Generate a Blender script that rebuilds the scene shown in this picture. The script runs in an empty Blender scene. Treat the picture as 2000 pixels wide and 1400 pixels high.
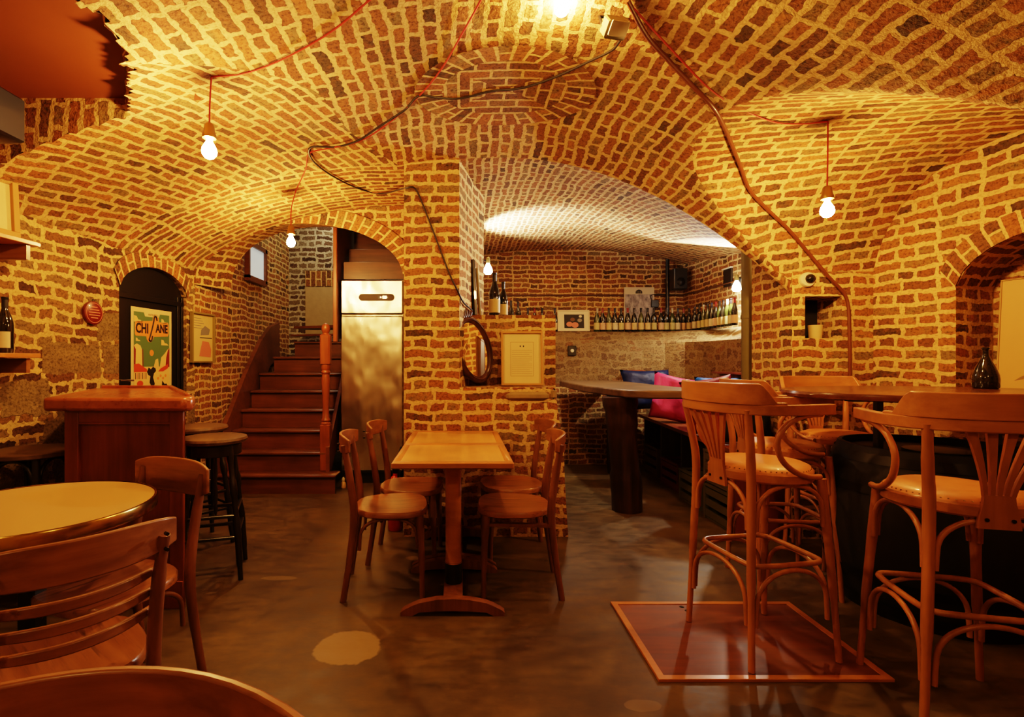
import bpy, math, random
from math import sin, cos, pi, radians, sqrt, hypot, atan2
from mathutils import Vector, Matrix
random.seed(7)
SC = bpy.context.scene
COL = SC.collection
CX, CY, F, H = 900.0, 705.0, 1000.0, 1.25

def at(px, py, Y):
    return Vector(((px-CX)/F*Y, Y, H-(py-CY)/F*Y))

# ------------------------------------------------------------ materials
def newmat(name):
    m = bpy.data.materials.new(name); m.use_nodes = True
    nt = m.node_tree; b = nt.nodes['Principled BSDF']
    return m, nt, b
def setp(b, **k):
    for a, v in k.items():
        a = a.replace('_', ' ')
        if a in b.inputs: b.inputs[a].default_value = v
def nd(nt, t, **k):
    n = nt.nodes.new(t)
    for a, v in k.items(): setattr(n, a, v)
    return n
def math_n(nt, op, a, b=None, clamp=False):
    n = nd(nt, 'ShaderNodeMath', operation=op); n.use_clamp = clamp
    for i, v in enumerate((a, b)):
        if v is None: continue
        if isinstance(v, (int, float)): n.inputs[i].default_value = v
        else: nt.links.new(v, n.inputs[i])
    return n.outputs[0]
def vmath(nt, op, a, b):
    n = nd(nt, 'ShaderNodeVectorMath', operation=op)
    for i, v in enumerate((a, b)):
        if isinstance(v, (tuple, list)): n.inputs[i].default_value = v
        elif isinstance(v, (int, float)): n.inputs[3].default_value = v
        else: nt.links.new(v, n.inputs[i])
    return n.outputs[0]
def mixc(nt, fac, a, b, mode='MIX'):
    n = nd(nt, 'ShaderNodeMix', data_type='RGBA', blend_type=mode)
    for s, v in ((n.inputs[0], fac), (n.inputs[6], a), (n.inputs[7], b)):
        if isinstance(v, (int, float)): s.default_value = v
        elif isinstance(v, (tuple, list)): s.default_value = (*v, 1)
        else: nt.links.new(v, s)
    return n.outputs[2]
def ramp(nt, fac, stops, interp='LINEAR'):
    n = nd(nt, 'ShaderNodeValToRGB'); e = n.color_ramp; e.interpolation = interp
    while len(e.elements) > 1: e.elements.remove(e.elements[-1])
    e.elements[0].position = stops[0][0]; e.elements[0].color = (*stops[0][1], 1)
    for p, c in stops[1:]:
        x = e.elements.new(p); x.color = (*c, 1)
    nt.links.new(fac, n.inputs[0]); return n.outputs[0]
def noise(nt, vec, scale, detail=3, rough=.55, out=0):
    n = nd(nt, 'ShaderNodeTexNoise'); n.inputs['Scale'].default_value = scale
    n.inputs['Detail'].default_value = detail; n.inputs['Roughness'].default_value = rough
    if vec is not None: nt.links.new(vec, n.inputs['Vector'])
    return n.outputs[out]
def bump(nt, b, h, strength=.5, dist=.01):
    n = nd(nt, 'ShaderNodeBump'); n.inputs['Strength'].default_value = strength
    n.inputs['Distance'].default_value = dist
    nt.links.new(h, n.inputs['Height']); nt.links.new(n.outputs[0], b.inputs['Normal'])

BRICKS = [(0, (.11, .065, .03)), (.07, (.19, .09, .036)), (.26, (.27, .11, .042)), (.5, (.38, .15, .052)),
          (.68, (.33, .15, .055)), (.85, (.25, .165, .068)), (1, (.47, .20, .07))]
def brick_mat(name, mode='uv', row=.074, width=.215, mortar=.0155, mcol=(.60, .42, .20), palette=BRICKS,
              bumps=.9, warp=1.0, value=1.0, stone=False, squash=.55):
    m, nt, b = newmat(name); L = nt.links
    uv = nd(nt, 'ShaderNodeAttribute', attribute_name='UVMap').outputs['Vector']
    if mode == 'zones':
        uv2 = nd(nt, 'ShaderNodeAttribute', attribute_name='uvS').outputs['Vector']
        z = nd(nt, 'ShaderNodeAttribute', attribute_name='zone').outputs['Fac']
        f = math_n(nt, 'GREATER_THAN', z, 0.0)
        mx = nd(nt, 'ShaderNodeMix', data_type='VECTOR')
        L.new(f, mx.inputs[0]); L.new(uv2, mx.inputs[4]); L.new(uv, mx.inputs[5]); uv = mx.outputs[1]
    n1 = noise(nt, uv, 5.0, 0, .5, 1); n2 = noise(nt, uv, 26, 1, .6, 1)
    d1 = vmath(nt, 'SCALE', vmath(nt, 'SUBTRACT', n1, (.5, .5, .5)), .045*warp)
    d2 = vmath(nt, 'SCALE', vmath(nt, 'SUBTRACT', n2, (.5, .5, .5)), .029*warp)
    v = vmath(nt, 'ADD', vmath(nt, 'ADD', uv, d1), d2)
    def bt(row, width, mortar, sq, smooth=.35):
        t = nd(nt, 'ShaderNodeTexBrick'); t.offset = .5; t.squash = sq; t.squash_frequency = 2
        t.inputs['Color1'].default_value = (0, 0, 0, 1); t.inputs['Color2'].default_value = (1, 1, 1, 1)
        t.inputs['Scale'].default_value = 1; t.inputs['Mortar Size'].default_value = mortar
        t.inputs['Mortar Smooth'].default_value = smooth; t.inputs['Brick Width'].default_value = width
        t.inputs['Row Height'].default_value = row; L.new(v, t.inputs['Vector']); return t
    t = bt(row, width, mortar, squash)
    fac = t.outputs['Fac']
    bc = ramp(nt, math_n(nt, 'ADD', t.outputs['Color'], math_n(nt, 'MULTIPLY', math_n(nt, 'SUBTRACT', noise(nt, uv, 18, 1, .6), .5), .35)), palette)
    if stone:
        t2 = bt(.23, .47, .02, .7, .6)
        sc = ramp(nt, noise(nt, uv, 9, 6, .7), [(.25, (.13, .085, .04)), (.5, (.24, .165, .08)), (.75, (.34, .24, .12))])
        sep = nd(nt, 'ShaderNodeSeparateXYZ'); L.new(uv, sep.inputs[0])
        cellr = math_n(nt, 'SUBTRACT', t2.outputs['Color'], math_n(nt, 'MULTIPLY', math_n(nt, 'SUBTRACT', sep.outputs[1], 1.08), .75))
        mk = math_n(nt, 'GREATER_THAN', cellr, .45)
        bc = mixc(nt, mk, bc, sc)
        mf = nd(nt, 'ShaderNodeMix', data_type='FLOAT')
        L.new(mk, mf.inputs[0]); L.new(fac, mf.inputs[2]); L.new(t2.outputs['Fac'], mf.inputs[3]); fac = mf.outputs[0]
    # eat the brick edges away unevenly
    fac = math_n(nt, 'ADD', fac, math_n(nt, 'MULTIPLY', math_n(nt, 'SUBTRACT', noise(nt, uv, 34, 2, .7), .52), .55), True)
    fac = ramp(nt, fac, [(.30, (0, 0, 0)), (.62, (1, 1, 1))])
    pit = noise(nt, uv, 60, 2, .7)
    bc = mixc(nt, 1.0, bc, ramp(nt, pit, [(.32, (.40, .38, .36)), (.48, (.95, .95, .95)), (.7, (1.25, 1.25, 1.25))]), 'MULTIPLY')
    mc = mixc(nt, noise(nt, uv, 7, 3, .65), tuple(c*.78 for c in mcol), tuple(min(1, c*1.2) for c in mcol))
    mc = mixc(nt, 1.0, mc, ramp(nt, pit, [(.28, (.68, .62, .52)), (.5, (1, 1, 1)), (.7, (1.1, 1.1, 1.1))]), 'MULTIPLY')
    col = mixc(nt, fac, bc, mc)
    big = ramp(nt, noise(nt, uv, .9, 1, .5), [(.3, (.82*value,)*3), (.7, (1.08*value,)*3)])
    col = mixc(nt, 1.0, col, big, 'MULTIPLY')
    L.new(col, b.inputs['Base Color'])
    h = math_n(nt, 'ADD', math_n(nt, 'MULTIPLY', fac, -.55), math_n(nt, 'MULTIPLY', noise(nt, uv, 45, 3, .7), .6))
    h = math_n(nt, 'ADD', h, math_n(nt, 'MULTIPLY', noise(nt, uv, 9, 1, .5), .8))
    bump(nt, b, h, bumps, .012)
    setp(b, Roughness=.85); b.inputs['Specular IOR Level'].default_value = .25
    return m

def wood(name, c1, c2, axis=2, rough=.35, scale=1.0, coat=.25, bstr=.12, dark=None):
    m, nt, b = newmat(name); L = nt.links
    tc = nd(nt, 'ShaderNodeTexCoord').outputs['Object']
    s = [14*scale]*3; s[axis] = 1.1*scale
    v = vmath(nt, 'MULTIPLY', tc, tuple(s))
    n1 = noise(nt, v, 2.2, 5, .6)
    n2 = noise(nt, tc, 3.5, 3, .5)
    c = mixc(nt, ramp(nt, n1, [(.3, (0, 0, 0)), (.7, (1, 1, 1))]), c1, c2)
    c = mixc(nt, 1.0, c, ramp(nt, n2, [(.3, (.72, .72, .72)), (.7, (1.15, 1.15, 1.15))]), 'MULTIPLY')
    if dark: c = mixc(nt, ramp(nt, noise(nt, v, 5, 4, .6), [(.55, (0, 0, 0)), (.75, (1, 1, 1))]), c, dark)
    L.new(c, b.inputs['Base Color'])
    L.new(ramp(nt, n1, [(0, (rough*.8,)*3), (1, (rough*1.25,)*3)]), b.inputs['Roughness'])
    setp(b, Coat_Weight=coat, Coat_Roughness=.2); bump(nt, b, n1, bstr, .003)
    return m
def plain(name, col, rough=.5, metal=0, coat=0, var=.15, nscale=12, bstr=0, **k):
    m, nt, b = newmat(name)
    tc = nd(nt, 'ShaderNodeTexCoord').outputs['Object']
    n = noise(nt, tc, nscale, 4, .6)
    c = mixc(nt, n, tuple(x*(1-var) for x in col), tuple(min(1, x*(1+var)) for x in col))
    nt.links.new(c, b.inputs['Base Color']); setp(b, Roughness=rough, Metallic=metal, Coat_Weight=coat, **k)
    if bstr: bump(nt, b, n, bstr, .01)
    return m
def emis(name, col, s):
    m, nt, b = newmat(name); setp(b, Base_Color=(*col, 1), Emission_Color=(*col, 1), Emission_Strength=s); return m

# ------------------------------------------------------------ mesh builder
def smooth_path(pts, n=6, closed=False):
    P = [Vector(p) for p in pts]; out = []
    N = len(P); segs = N if closed else N-1
    for i in range(segs):
        if closed: a, b, c, d = P[(i-1) % N], P[i], P[(i+1) % N], P[(i+2) % N]
        else:
            b, c = P[i], P[i+1]; a = P[i-1] if i else b*2-c; d = P[i+2] if i+2 < N else c*2-b
        for k in range(n):
            t = k/n
            out.append(.5*((2*b)+(c-a)*t+(2*a-5*b+4*c-d)*t*t+(3*b-a-3*c+d)*t**3))
    if not closed: out.append(P[-1])
    return out
class MB:
    def __init__(s): s.v = []; s.f = []; s.uv = {}
    def add(s, verts, faces, uvs=None):
        o = len(s.v); s.v += [tuple(x) for x in verts]
        for i, f in enumerate(faces):
            if uvs: s.uv[len(s.f)] = uvs[i]
            s.f.append(tuple(o+k for k in f))
        return s
    def box(s, c, d, rot=None, taper=1.0, ch=0.0):
        x, y, z = d[0]/2, d[1]/2, d[2]/2; V = []
        if ch:   # chamfered: stack of 4 octagon-ish loops
            ch = min(ch, x*.9, y*.9, z*.9)
            for zz, e in ((-z, ch), (-z+ch, 0), (z-ch, 0), (z, ch)):
                a, b = x-e, y-e
                for q in ((a, b-ch), (a-ch, b), (-a+ch, b), (-a, b-ch), (-a, -b+ch), (-a+ch, -b), (a-ch, -b), (a, -b+ch)):
                    V.append(Vector((q[0], q[1], zz)))
            Fs = [tuple(range(7, -1, -1)), tuple(range(24, 32))]
            for k in range(3):
                for j in range(8): Fs.append((k*8+j, k*8+(j+1) % 8, k*8+8+(j+1) % 8, k*8+8+j))
        else:
            for zz, t in ((-z, 1), (z, taper)):
                for q in ((x, y), (-x, y), (-x, -y), (x, -y)): V.append(Vector((q[0]*t, q[1]*t, zz)))
            Fs = [(3, 2, 1, 0), (4, 5, 6, 7)]+[(j, (j+1) % 4, 4+(j+1) % 4, 4+j) for j in range(4)]
        if rot is not None: V = [rot @ q for q in V]
        c = Vector(c); return s.add([q+c for q in V], Fs)
    def bar(s, a, b, w, t, up=(0, 0, 1), ch=0.0):
        a, b = Vector(a), Vector(b); d = (b-a); L = d.length; z = d.normalized()
        x = Vector(up).cross(z)
        if x.length < 1e-4: x = Vector((1, 0, 0)).cross(z)
        x.normalize(); y = z.cross(x)
        return s.box((a+b)/2, (w, t, L), Matrix((x, y, z)).transposed(), ch=ch)
    def tube(s, pts, r, n=8, closed=False, flat=1.0, up=None):
        P = [Vector(p) for p in pts]; N = len(P)
        R = r if isinstance(r, (list, tuple)) else [r]*N
        if len(R) != N: R = [R[0]+(R[-1]-R[0])*i/(N-1) for i in range(N)] if len(R) == 2 else [R[min(len(R)-1, int(i*len(R)/N))] for i in range(N)]
        V = []; prev = None
        for i in range(N):
            if closed: t = P[(i+1) % N]-P[(i-1) % N]
            else: t = P[min(i+1, N-1)]-P[max(i-1, 0)]
            t.normalize()
            if up is not None: prev = Vector(up)-t*t.dot(Vector(up)); prev.normalize()
            elif prev is None:
                u = Vector((0, 0, 1)) if abs(t.z) < .9 else Vector((1, 0, 0)); prev = (u-t*t.dot(u)).normalized()
            else: prev = (prev-t*t.dot(prev)).normalized()
            q = t.cross(prev)
            for k in range(n):
                a = 2*pi*k/n; V.append(P[i]+prev*cos(a)*R[i]+q*sin(a)*R[i]*flat)
        Fs = []
        for i in range(N if closed else N-1):
            j = (i+1) % N
            for k in range(n): Fs.append((i*n+k, i*n+(k+1) % n, j*n+(k+1) % n, j*n+k))
        if not closed: Fs += [tuple(range(n-1, -1, -1)), tuple((N-1)*n+k for k in range(n))]
        return s.add(V, Fs)
    def lathe(s, prof, c=(0, 0, 0), n=24, sx=1, sy=1, cap=True):
        V = []; c = Vector(c)
        for r, z in prof:
            for k in range(n): a = 2*pi*k/n; V.append(c+Vector((cos(a)*r*sx, sin(a)*r*sy, z)))
        Fs = []
        for i in range(len(prof)-1):
            for k in range(n): Fs.append((i*n+k, i*n+(k+1) % n, i*n+n+(k+1) % n, i*n+n+k))
        if cap: Fs += [tuple(range(n-1, -1, -1)), tuple((len(prof)-1)*n+k for k in range(n))]
        return s.add(V, Fs)
    def prism(s, poly, a, b, axis='z'):
        f = {'z': lambda p, h: (p[0], p[1], h), 'y': lambda p, h: (p[0], h, p[1]), 'x': lambda p, h: (h, p[0], p[1])}[axis]
        n = len(poly); V = [f(p, a) for p in poly]+[f(p, b) for p in poly]
        Fs = [tuple(range(n-1, -1, -1)), tuple(range(n, 2*n))]+[(k, (k+1) % n, n+(k+1) % n, n+k) for k in range(n)]
        return s.add(V, Fs)
    def ribbon(s, pts, h, t, up=(0, 0, 1)):
        """board standing on edge along a curved path: height h (list ok), thickness t"""
        P = [Vector(p) for p in pts]; N = len(P); up = Vector(up); V = []
        Hh = h if isinstance(h, (list, tuple)) else [h]*N
        for i in range(N):
            d = (P[min(i+1, N-1)]-P[max(i-1, 0)]).normalized(); q = d.cross(up).normalized()*(t/2)
            for a, b in ((-1, -1), (1, -1), (1, 1), (-1, 1)): V.append(P[i]+q*a+up*(Hh[i]/2*b))
        Fs = []
        for i in range(N-1):
            for k in range(4): Fs.append((i*4+k, i*4+(k+1) % 4, i*4+4+(k+1) % 4, i*4+4+k))
        Fs += [(3, 2, 1, 0), tuple((N-1)*4+k for k in range(4))]
        return s.add(V, Fs)
    def build(s, name, mat, parent=None, ang=38, bevel=0, **tags):
        me = bpy.data.meshes.new(name); me.from_pydata(s.v, [], s.f)
        if s.uv:
            u = me.uv_layers.new(name='UVMap')
            for pi_, p in enumerate(me.polygons):
                uu = s.uv.get(pi_)
                if uu:
                    for k, li in enumerate(p.loop_indices): u.data[li].uv = uu[k]
        me.validate()
        me.materials.append(mat)
        o = bpy.data.objects.new(name, me); COL.objects.link(o)
        if ang:
            me.shade_smooth(); me.set_sharp_from_angle(angle=radians(ang))
        if bevel:
            bv = o.modifiers.new('bevel', 'BEVEL'); bv.width = bevel; bv.segments = 2; bv.limit_method = 'ANGLE'; bv.angle_limit = radians(40)
        if parent is not None: o.parent = parent
        for k, v in tags.items(): o[k] = v
        return o
def fixn(o):
    import bmesh
    bm = bmesh.new(); bm.from_mesh(o.data); bmesh.ops.recalc_face_normals(bm, faces=bm.faces); bm.to_mesh(o.data); bm.free(); return o

def thing(name, label, cat, loc=(0, 0, 0), rz=0, group=None):
    o = bpy.data.objects.new(name, None); COL.objects.link(o); o.empty_display_size = .1
    o.location = loc; o.rotation_euler = (0, 0, rz); o['label'] = label; o['category'] = cat
    if group: o['group'] = group
    return o
def tag(o, label, cat, group=None):
    o['label'] = label; o['category'] = cat
    if group: o['group'] = group
    return o
def copy_tree(o, parent=None):
    c = o.copy(); COL.objects.link(c); c.parent = parent
    for ch in [x for x in bpy.data.objects if x.parent == o]: copy_tree(ch, c)
    return c
def dup(o, label, loc, rz, group=None):
    c = copy_tree(o); c.location = loc; c.rotation_euler = (0, 0, rz); c['label'] = label
    if group: c['group'] = group
    return c
def text_part(name, body, size, mat, parent, M, bold=0, ext=.0006, width=1.0):
    cu = bpy.data.curves.new(name, 'FONT'); cu.body = body; cu.size = size; cu.align_x = 'CENTER'; cu.align_y = 'CENTER'
    cu.extrude = ext; cu.offset = bold; cu.resolution_u = 3
    t = bpy.data.objects.new('tmp', cu); COL.objects.link(t)
    bpy.context.view_layer.update()
    me = bpy.data.meshes.new_from_object(t.evaluated_get(bpy.context.evaluated_depsgraph_get()))
    bpy.data.objects.remove(t)
    me.transform(M @ Matrix.Diagonal((width, 1, 1, 1)))
    me.materials.clear(); me.materials.append(mat)
    o = bpy.data.objects.new(name, me); COL.objects.link(o); o.parent = parent
    return o
# ------------------------------------------------------------ camera
cam = bpy.data.cameras.new('camera'); co = bpy.data.objects.new('camera', cam); COL.objects.link(co)
co.location = (0, 0, H); co.rotation_euler = (pi/2, 0, 0); cam.sensor_width = 36; cam.lens = 18
cam.shift_x = .05; cam.shift_y = .0025; cam.clip_start = .02; SC.camera = co

# ------------------------------------------------------------ shell materials
M = {}
MC = (.72, .485, .22)
M['vault'] = brick_mat('vault_brick', 'zones', mcol=MC)
M['brick'] = brick_mat('wall_brick', mcol=MC)
M['brick_small'] = brick_mat('small_brick', row=.062, width=.20, mortar=.011, mcol=MC)
M['stone'] = brick_mat('rubble_and_brick', mcol=(.62, .43, .19), stone=True, warp=1.5,
                       palette=[(0, (.08, .04, .02)), (.3, (.21, .10, .04)), (.6, (.28, .15, .06)), (1, (.22, .15, .07))])
M['ring'] = brick_mat('arch_brick', row=.072, width=.17, mortar=.010, squash=1.0, warp=.35, mcol=MC)
M['limewash'] = brick_mat('limewashed_brick', row=.09, width=.19, mcol=(.27, .19, .095), bumps=1.0, warp=2.6,
                          palette=[(0, (.15, .085, .04)), (.4, (.21, .135, .062)), (.8, (.27, .18, .09)), (1, (.21, .10, .04))])
M['greybrick'] = brick_mat('grey_brick', mcol=(.55, .50, .38), warp=1.4,
                           palette=[(0, (.07, .045, .03)), (.4, (.17, .10, .06)), (.7, (.22, .16, .10)), (1, (.30, .24, .16))])
M['plaster'] = plain('plaster', (.45, .35, .19), .85, bstr=.3)
m, nt, b = newmat('concrete_floor')
P = nd(nt, 'ShaderNodeNewGeometry').outputs['Position']
n1 = noise(nt, P, 1.6, 6, .62); n2 = noise(nt, vmath(nt, 'MULTIPLY', P, (1, 2.2, 1)), 7, 6, .65)
c = ramp(nt, n1, [(.3, (.066, .041, .014)), (.5, (.105, .067, .023)), (.7, (.165, .105, .036))])
c = mixc(nt, 1.0, c, ramp(nt, n2, [(.3, (.6, .6, .6)), (.7, (1.3, 1.3, 1.3))]), 'MULTIPLY')
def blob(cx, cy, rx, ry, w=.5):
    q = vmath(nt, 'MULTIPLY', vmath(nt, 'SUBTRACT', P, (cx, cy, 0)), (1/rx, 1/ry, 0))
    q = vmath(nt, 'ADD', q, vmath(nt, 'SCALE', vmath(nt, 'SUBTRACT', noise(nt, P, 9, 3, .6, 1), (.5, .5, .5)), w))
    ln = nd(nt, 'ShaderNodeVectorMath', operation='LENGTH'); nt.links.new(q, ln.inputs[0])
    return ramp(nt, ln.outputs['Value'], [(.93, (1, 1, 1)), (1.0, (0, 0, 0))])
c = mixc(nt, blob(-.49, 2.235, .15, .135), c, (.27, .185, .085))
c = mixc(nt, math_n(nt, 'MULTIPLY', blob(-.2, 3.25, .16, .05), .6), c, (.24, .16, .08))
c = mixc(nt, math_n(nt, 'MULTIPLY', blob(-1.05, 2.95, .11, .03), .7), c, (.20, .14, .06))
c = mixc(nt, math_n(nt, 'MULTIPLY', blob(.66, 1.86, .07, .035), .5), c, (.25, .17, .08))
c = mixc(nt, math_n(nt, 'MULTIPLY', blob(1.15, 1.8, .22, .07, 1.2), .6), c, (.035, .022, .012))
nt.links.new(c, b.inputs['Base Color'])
nt.links.new(ramp(nt, n2, [(.3, (.38,)*3), (.7, (.62,)*3)]), b.inputs['Roughness'])
bump(nt, b, math_n(nt, 'ADD', n1, math_n(nt, 'MULTIPLY', n2, .3)), .25, .01)
M['floor'] = m
M['panel'] = plain('hatch_board', (.20, .055, .018), .55, var=.12, nscale=3)
M['dark'] = plain('dark_void', (.012, .009, .006), .8)
M['blackpaint'] = plain('black_paint', (.012, .010, .008), .35, coat=.2)
M['beam'] = wood('beam_wood', (.03, .012, .008), (.05, .02, .012), 0, .5)

# ------------------------------------------------------------ vault
def XL(Y): return -2.803+.09*Y
def XR(Y): return min(2.9+.27*(3.6-Y), 3.42)
def vA(X, Y=2.86):
    z = 2.78-(.23 if X > .3 else .10)*(X-.3)**2
    if Y > 2.86: z -= .12*(Y-2.86)**2
    return max(z, 1.55)
def drop(X, xl=-2.5):
    t = min(max((-X-.5)/(-xl-.5), 0), .9995)
    return .34*t*t+.26*(1-sqrt(1-t*t))
def vL(X, Y): return 2.68-(.2 if Y < 2.86 else .05)*(Y-2.86)**2-drop(X, XL(Y))
def vR(X, Y):
    if Y < 2.7: return 2.53-.5*(2.7-Y)**2
    t = min((Y-2.7)/.92, .999)
    return 1.66+.87*sqrt(1-t**3)
def vS(X, Y): return vL(X, Y) if X < .3 else vR(X, Y)
def vault(X, Y):
    if Y > 3.66:
        return 2.645-drop(X, XL(min(Y, 4.6))) if X < -.2 else vA(X, 3.65)
    return max(vA(X, Y), vS(X, Y))
def cumlen(f, a, b, n=600):
    xs = [a+(b-a)*i/n for i in range(n+1)]; s = [0.0]
    for i in range(n): s.append(s[-1]+hypot(xs[i+1]-xs[i], f(xs[i+1])-f(xs[i])))
    def g(x):
        t = (x-a)/(b-a)*n; i = int(min(max(t, 0), n-1)); return s[i]+(s[i+1]-s[i])*(t-i)
    return g
gA = cumlen(lambda x: vA(x), -2.8, 3.5)
gD = cumlen(lambda x: -drop(x), -2.8, .3)
gR = cumlen(lambda y: vR(1, y), -1.6, 3.7)
hatch = [(1.52, -1.50), (1.66, -1.44), (1.8, -1.33), (1.95, -1.33), (2.1, -1.37), (2.2, -1.42), (2.35, -1.52), (2.48, -1.60), (2.6, -1.70)]
def hx(Y):
    for (a, xa), (b, xb) in zip(hatch, hatch[1:]):
        if a <= Y <= b: return xa+(xb-xa)*(Y-a)/(b-a)+.012*sin(Y*61)+.01*sin(Y*37+1)
    return None
def grid_mesh(name, xs, ys, zf, mat, uvf, uvs=None, zone=None, skip=None):
    V = []; nx = len(xs)
    for y in ys:
        for x in xs: V.append((x, y, zf(x, y)))
    Fs = []
    for j in range(len(ys)-1):
        for i in range(nx-1):
            if skip and skip((xs[i]+xs[i+1])/2, (ys[j]+ys[j+1])/2): continue
            a = j*nx+i; Fs.append((a, a+nx, a+nx+1, a+1))
    me = bpy.data.meshes.new(name); me.from_pydata(V, [], Fs)
    u = me.uv_layers.new(name='UVMap')
    for lp in me.loops:
        x, y, z = V[lp.vertex_index]; u.data[lp.index].uv = uvf(x, y, z)
    if uvs:
        me.attributes.new('uvS', 'FLOAT_VECTOR', 'POINT'); me.attributes.new('zone', 'FLOAT', 'POINT'); at_ = me.attributes['uvS']; az = me.attributes['zone']
        for i, (x, y, z) in enumerate(V):
            q = uvs(x, y, z); at_.data[i].vector = (q[0], q[1], 0); az.data[i].value = zone(x, y)
    me.materials.append(mat); me.shade_smooth()
    o = bpy.data.objects.new(name, me); COL.objects.link(o); o['kind'] = 'structure'; return o
def frange(a, b, st):
    n = max(1, round((b-a)/st)); return [a+(b-a)*i/n for i in range(n+1)]
def uvs_main(x, y, z):
    if x < .3: return (.33*x+.944*y+.4*max(0, 1.9-z), .944*gD(x)-.33*y)
    return (.98*x-.17*y, gR(y)+.17*x)
SPLITY = 3.66
grid_mesh('ceiling', frange(-2.74, 3.48, .022), frange(-1.6, SPLITY, .03), vault, M['vault'],
          lambda x, y, z: (y, gA(x)), uvs_main, lambda x, y: vA(x, y)-vS(x, y),
          skip=lambda x, y: (1.52 < y < 2.6 and x < hx(y)) or x < XL(y)-.04)
grid_mesh('ceiling_stair_passage', frange(-2.5, -.30, .022), frange(SPLITY, 4.62, .06), vault, M['brick'],
          lambda x, y, z: (gD(x)*-1+.03, y+.03+max(0, 2.2-z)*.0))
def valc(x, y):
    t = max(0, (y-3.65)/3.25)**.5
    a = max(vA(x, 3.65), 1.93)
    bk = 2.76-.075*(x-1.35)**2
    return a*(1-t)+bk*t
gB = cumlen(lambda x: valc(x, 5.2), -.3, 3.3)
grid_mesh('ceiling_alcove', frange(-.06, 3.1, .04), frange(SPLITY-.01, 7.0, .05), valc, M['brick'],
          lambda x, y, z: (y*1.25, gB(x)*1.25))
# shaft above the hatch
def struct(o): o['kind'] = 'structure'; return o
def quadwall(mb, p, q, z0, z1, u0=0):
    L = hypot(q[0]-p[0], q[1]-p[1])
    mb.add([(p[0], p[1], z0), (q[0], q[1], z0), (q[0], q[1], z1), (p[0], p[1], z1)], [(0, 1, 2, 3)],
           [[(u0, z0), (u0+L, z0), (u0+L, z1), (u0, z1)]])
mb = MB(); n = 26
L0 = 0
for i in range(24):
    xa, xb = -2.62+.94*i/24, -2.62+.94*(i+1)/24
    za, zb = vault(xa, 2.6)-.01+.012*sin(i*2.1), vault(xb, 2.6)-.01+.012*sin((i+1)*2.1)
    mb.add([(xa, 2.6, za), (xb, 2.6, zb), (xb, 2.6, 2.62), (xa, 2.6, 2.62)], [(0, 1, 2, 3)], [[(za, xa), (zb, xb), (2.62, xb), (2.62, xa)]])
ysr = frange(1.53, 2.6, .04)
for a, b2 in zip(ysr, ysr[1:]):
    xa, xb = hx(a), hx(b2)
    mb.add([(xa, a, vault(xa, a)-.0), (xb, b2, vault(xb, b2)), (xb-.02, b2, 2.62), (xa-.02, a, 2.62)], [(0, 1, 2, 3)],
           [[(0, a), (0, b2), (.3, b2), (.3, a)]])
mb.add([(-2.8, 1.5, 1.9), (-1.45, 1.5, 1.9), (-1.45, 1.5, 2.62), (-2.8, 1.5, 2.62)], [(0, 1, 2, 3)], [[(0, 0), (1, 0), (1, .7), (0, .7)]])
struct(mb.build('wall_hatch_shaft', M['brick'], ang=0))
struct(MB().add([(-2.8, 1.4, 2.60), (-1.325, 1.4, 2.60), (-1.325, 2.62, 2.585), (-2.8, 2.62, 2.585)], [(0, 1, 2, 3)]).build('ceiling_hatch_board', M['panel'], ang=0))

# medallion at the crown: one ring of headers round concentric squares
mb = MB(); mc = (.245, 2.86); RX, RY = .50, .395; NA = 64
def mp(r, a): x = mc[0]+RX*r*cos(a); y = mc[1]+RY*r*sin(a); return (x, y, vault(x, y)-.012)
for k in range(NA):
    a0, a1 = 2*pi*k/NA, 2*pi*(k+1)/NA
    for r0, r1 in ((.70, .85), (.85, 1.0)):
        arc0, arc1 = a0*.38, a1*.38
        mb.add([mp(r0, a0), mp(r1, a0), mp(r1, a1), mp(r0, a1)], [(0, 1, 2, 3)],
               [[((r0-.7)*.5+.01, arc0), ((r1-.7)*.5+.01, arc0), ((r1-.7)*.5+.01, arc1), ((r0-.7)*.5+.01, arc1)]])
    am = (a0+a1)/2
    for j in range(6):
        r0, r1 = .70*j/6, .70*(j+1)/6; P4 = [mp(r0, a0), mp(r1, a0), mp(r1, a1), mp(r0, a1)]
        hor = abs(cos(am)*RX*.8) > abs(sin(am)*RY*1.25)
        uu = [((p[1]-mc[1], abs(p[0]-mc[0])*1.0+.03) if hor else (p[0]-mc[0], abs(p[1]-mc[1])+.03)) for p in P4]
        mb.add(P4, [(0, 1, 2, 3)], [uu])
o = mb.build('trim_1', M['ring'], ang=0); o['kind'] = 'structure'; o.data.shade_smooth()

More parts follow.
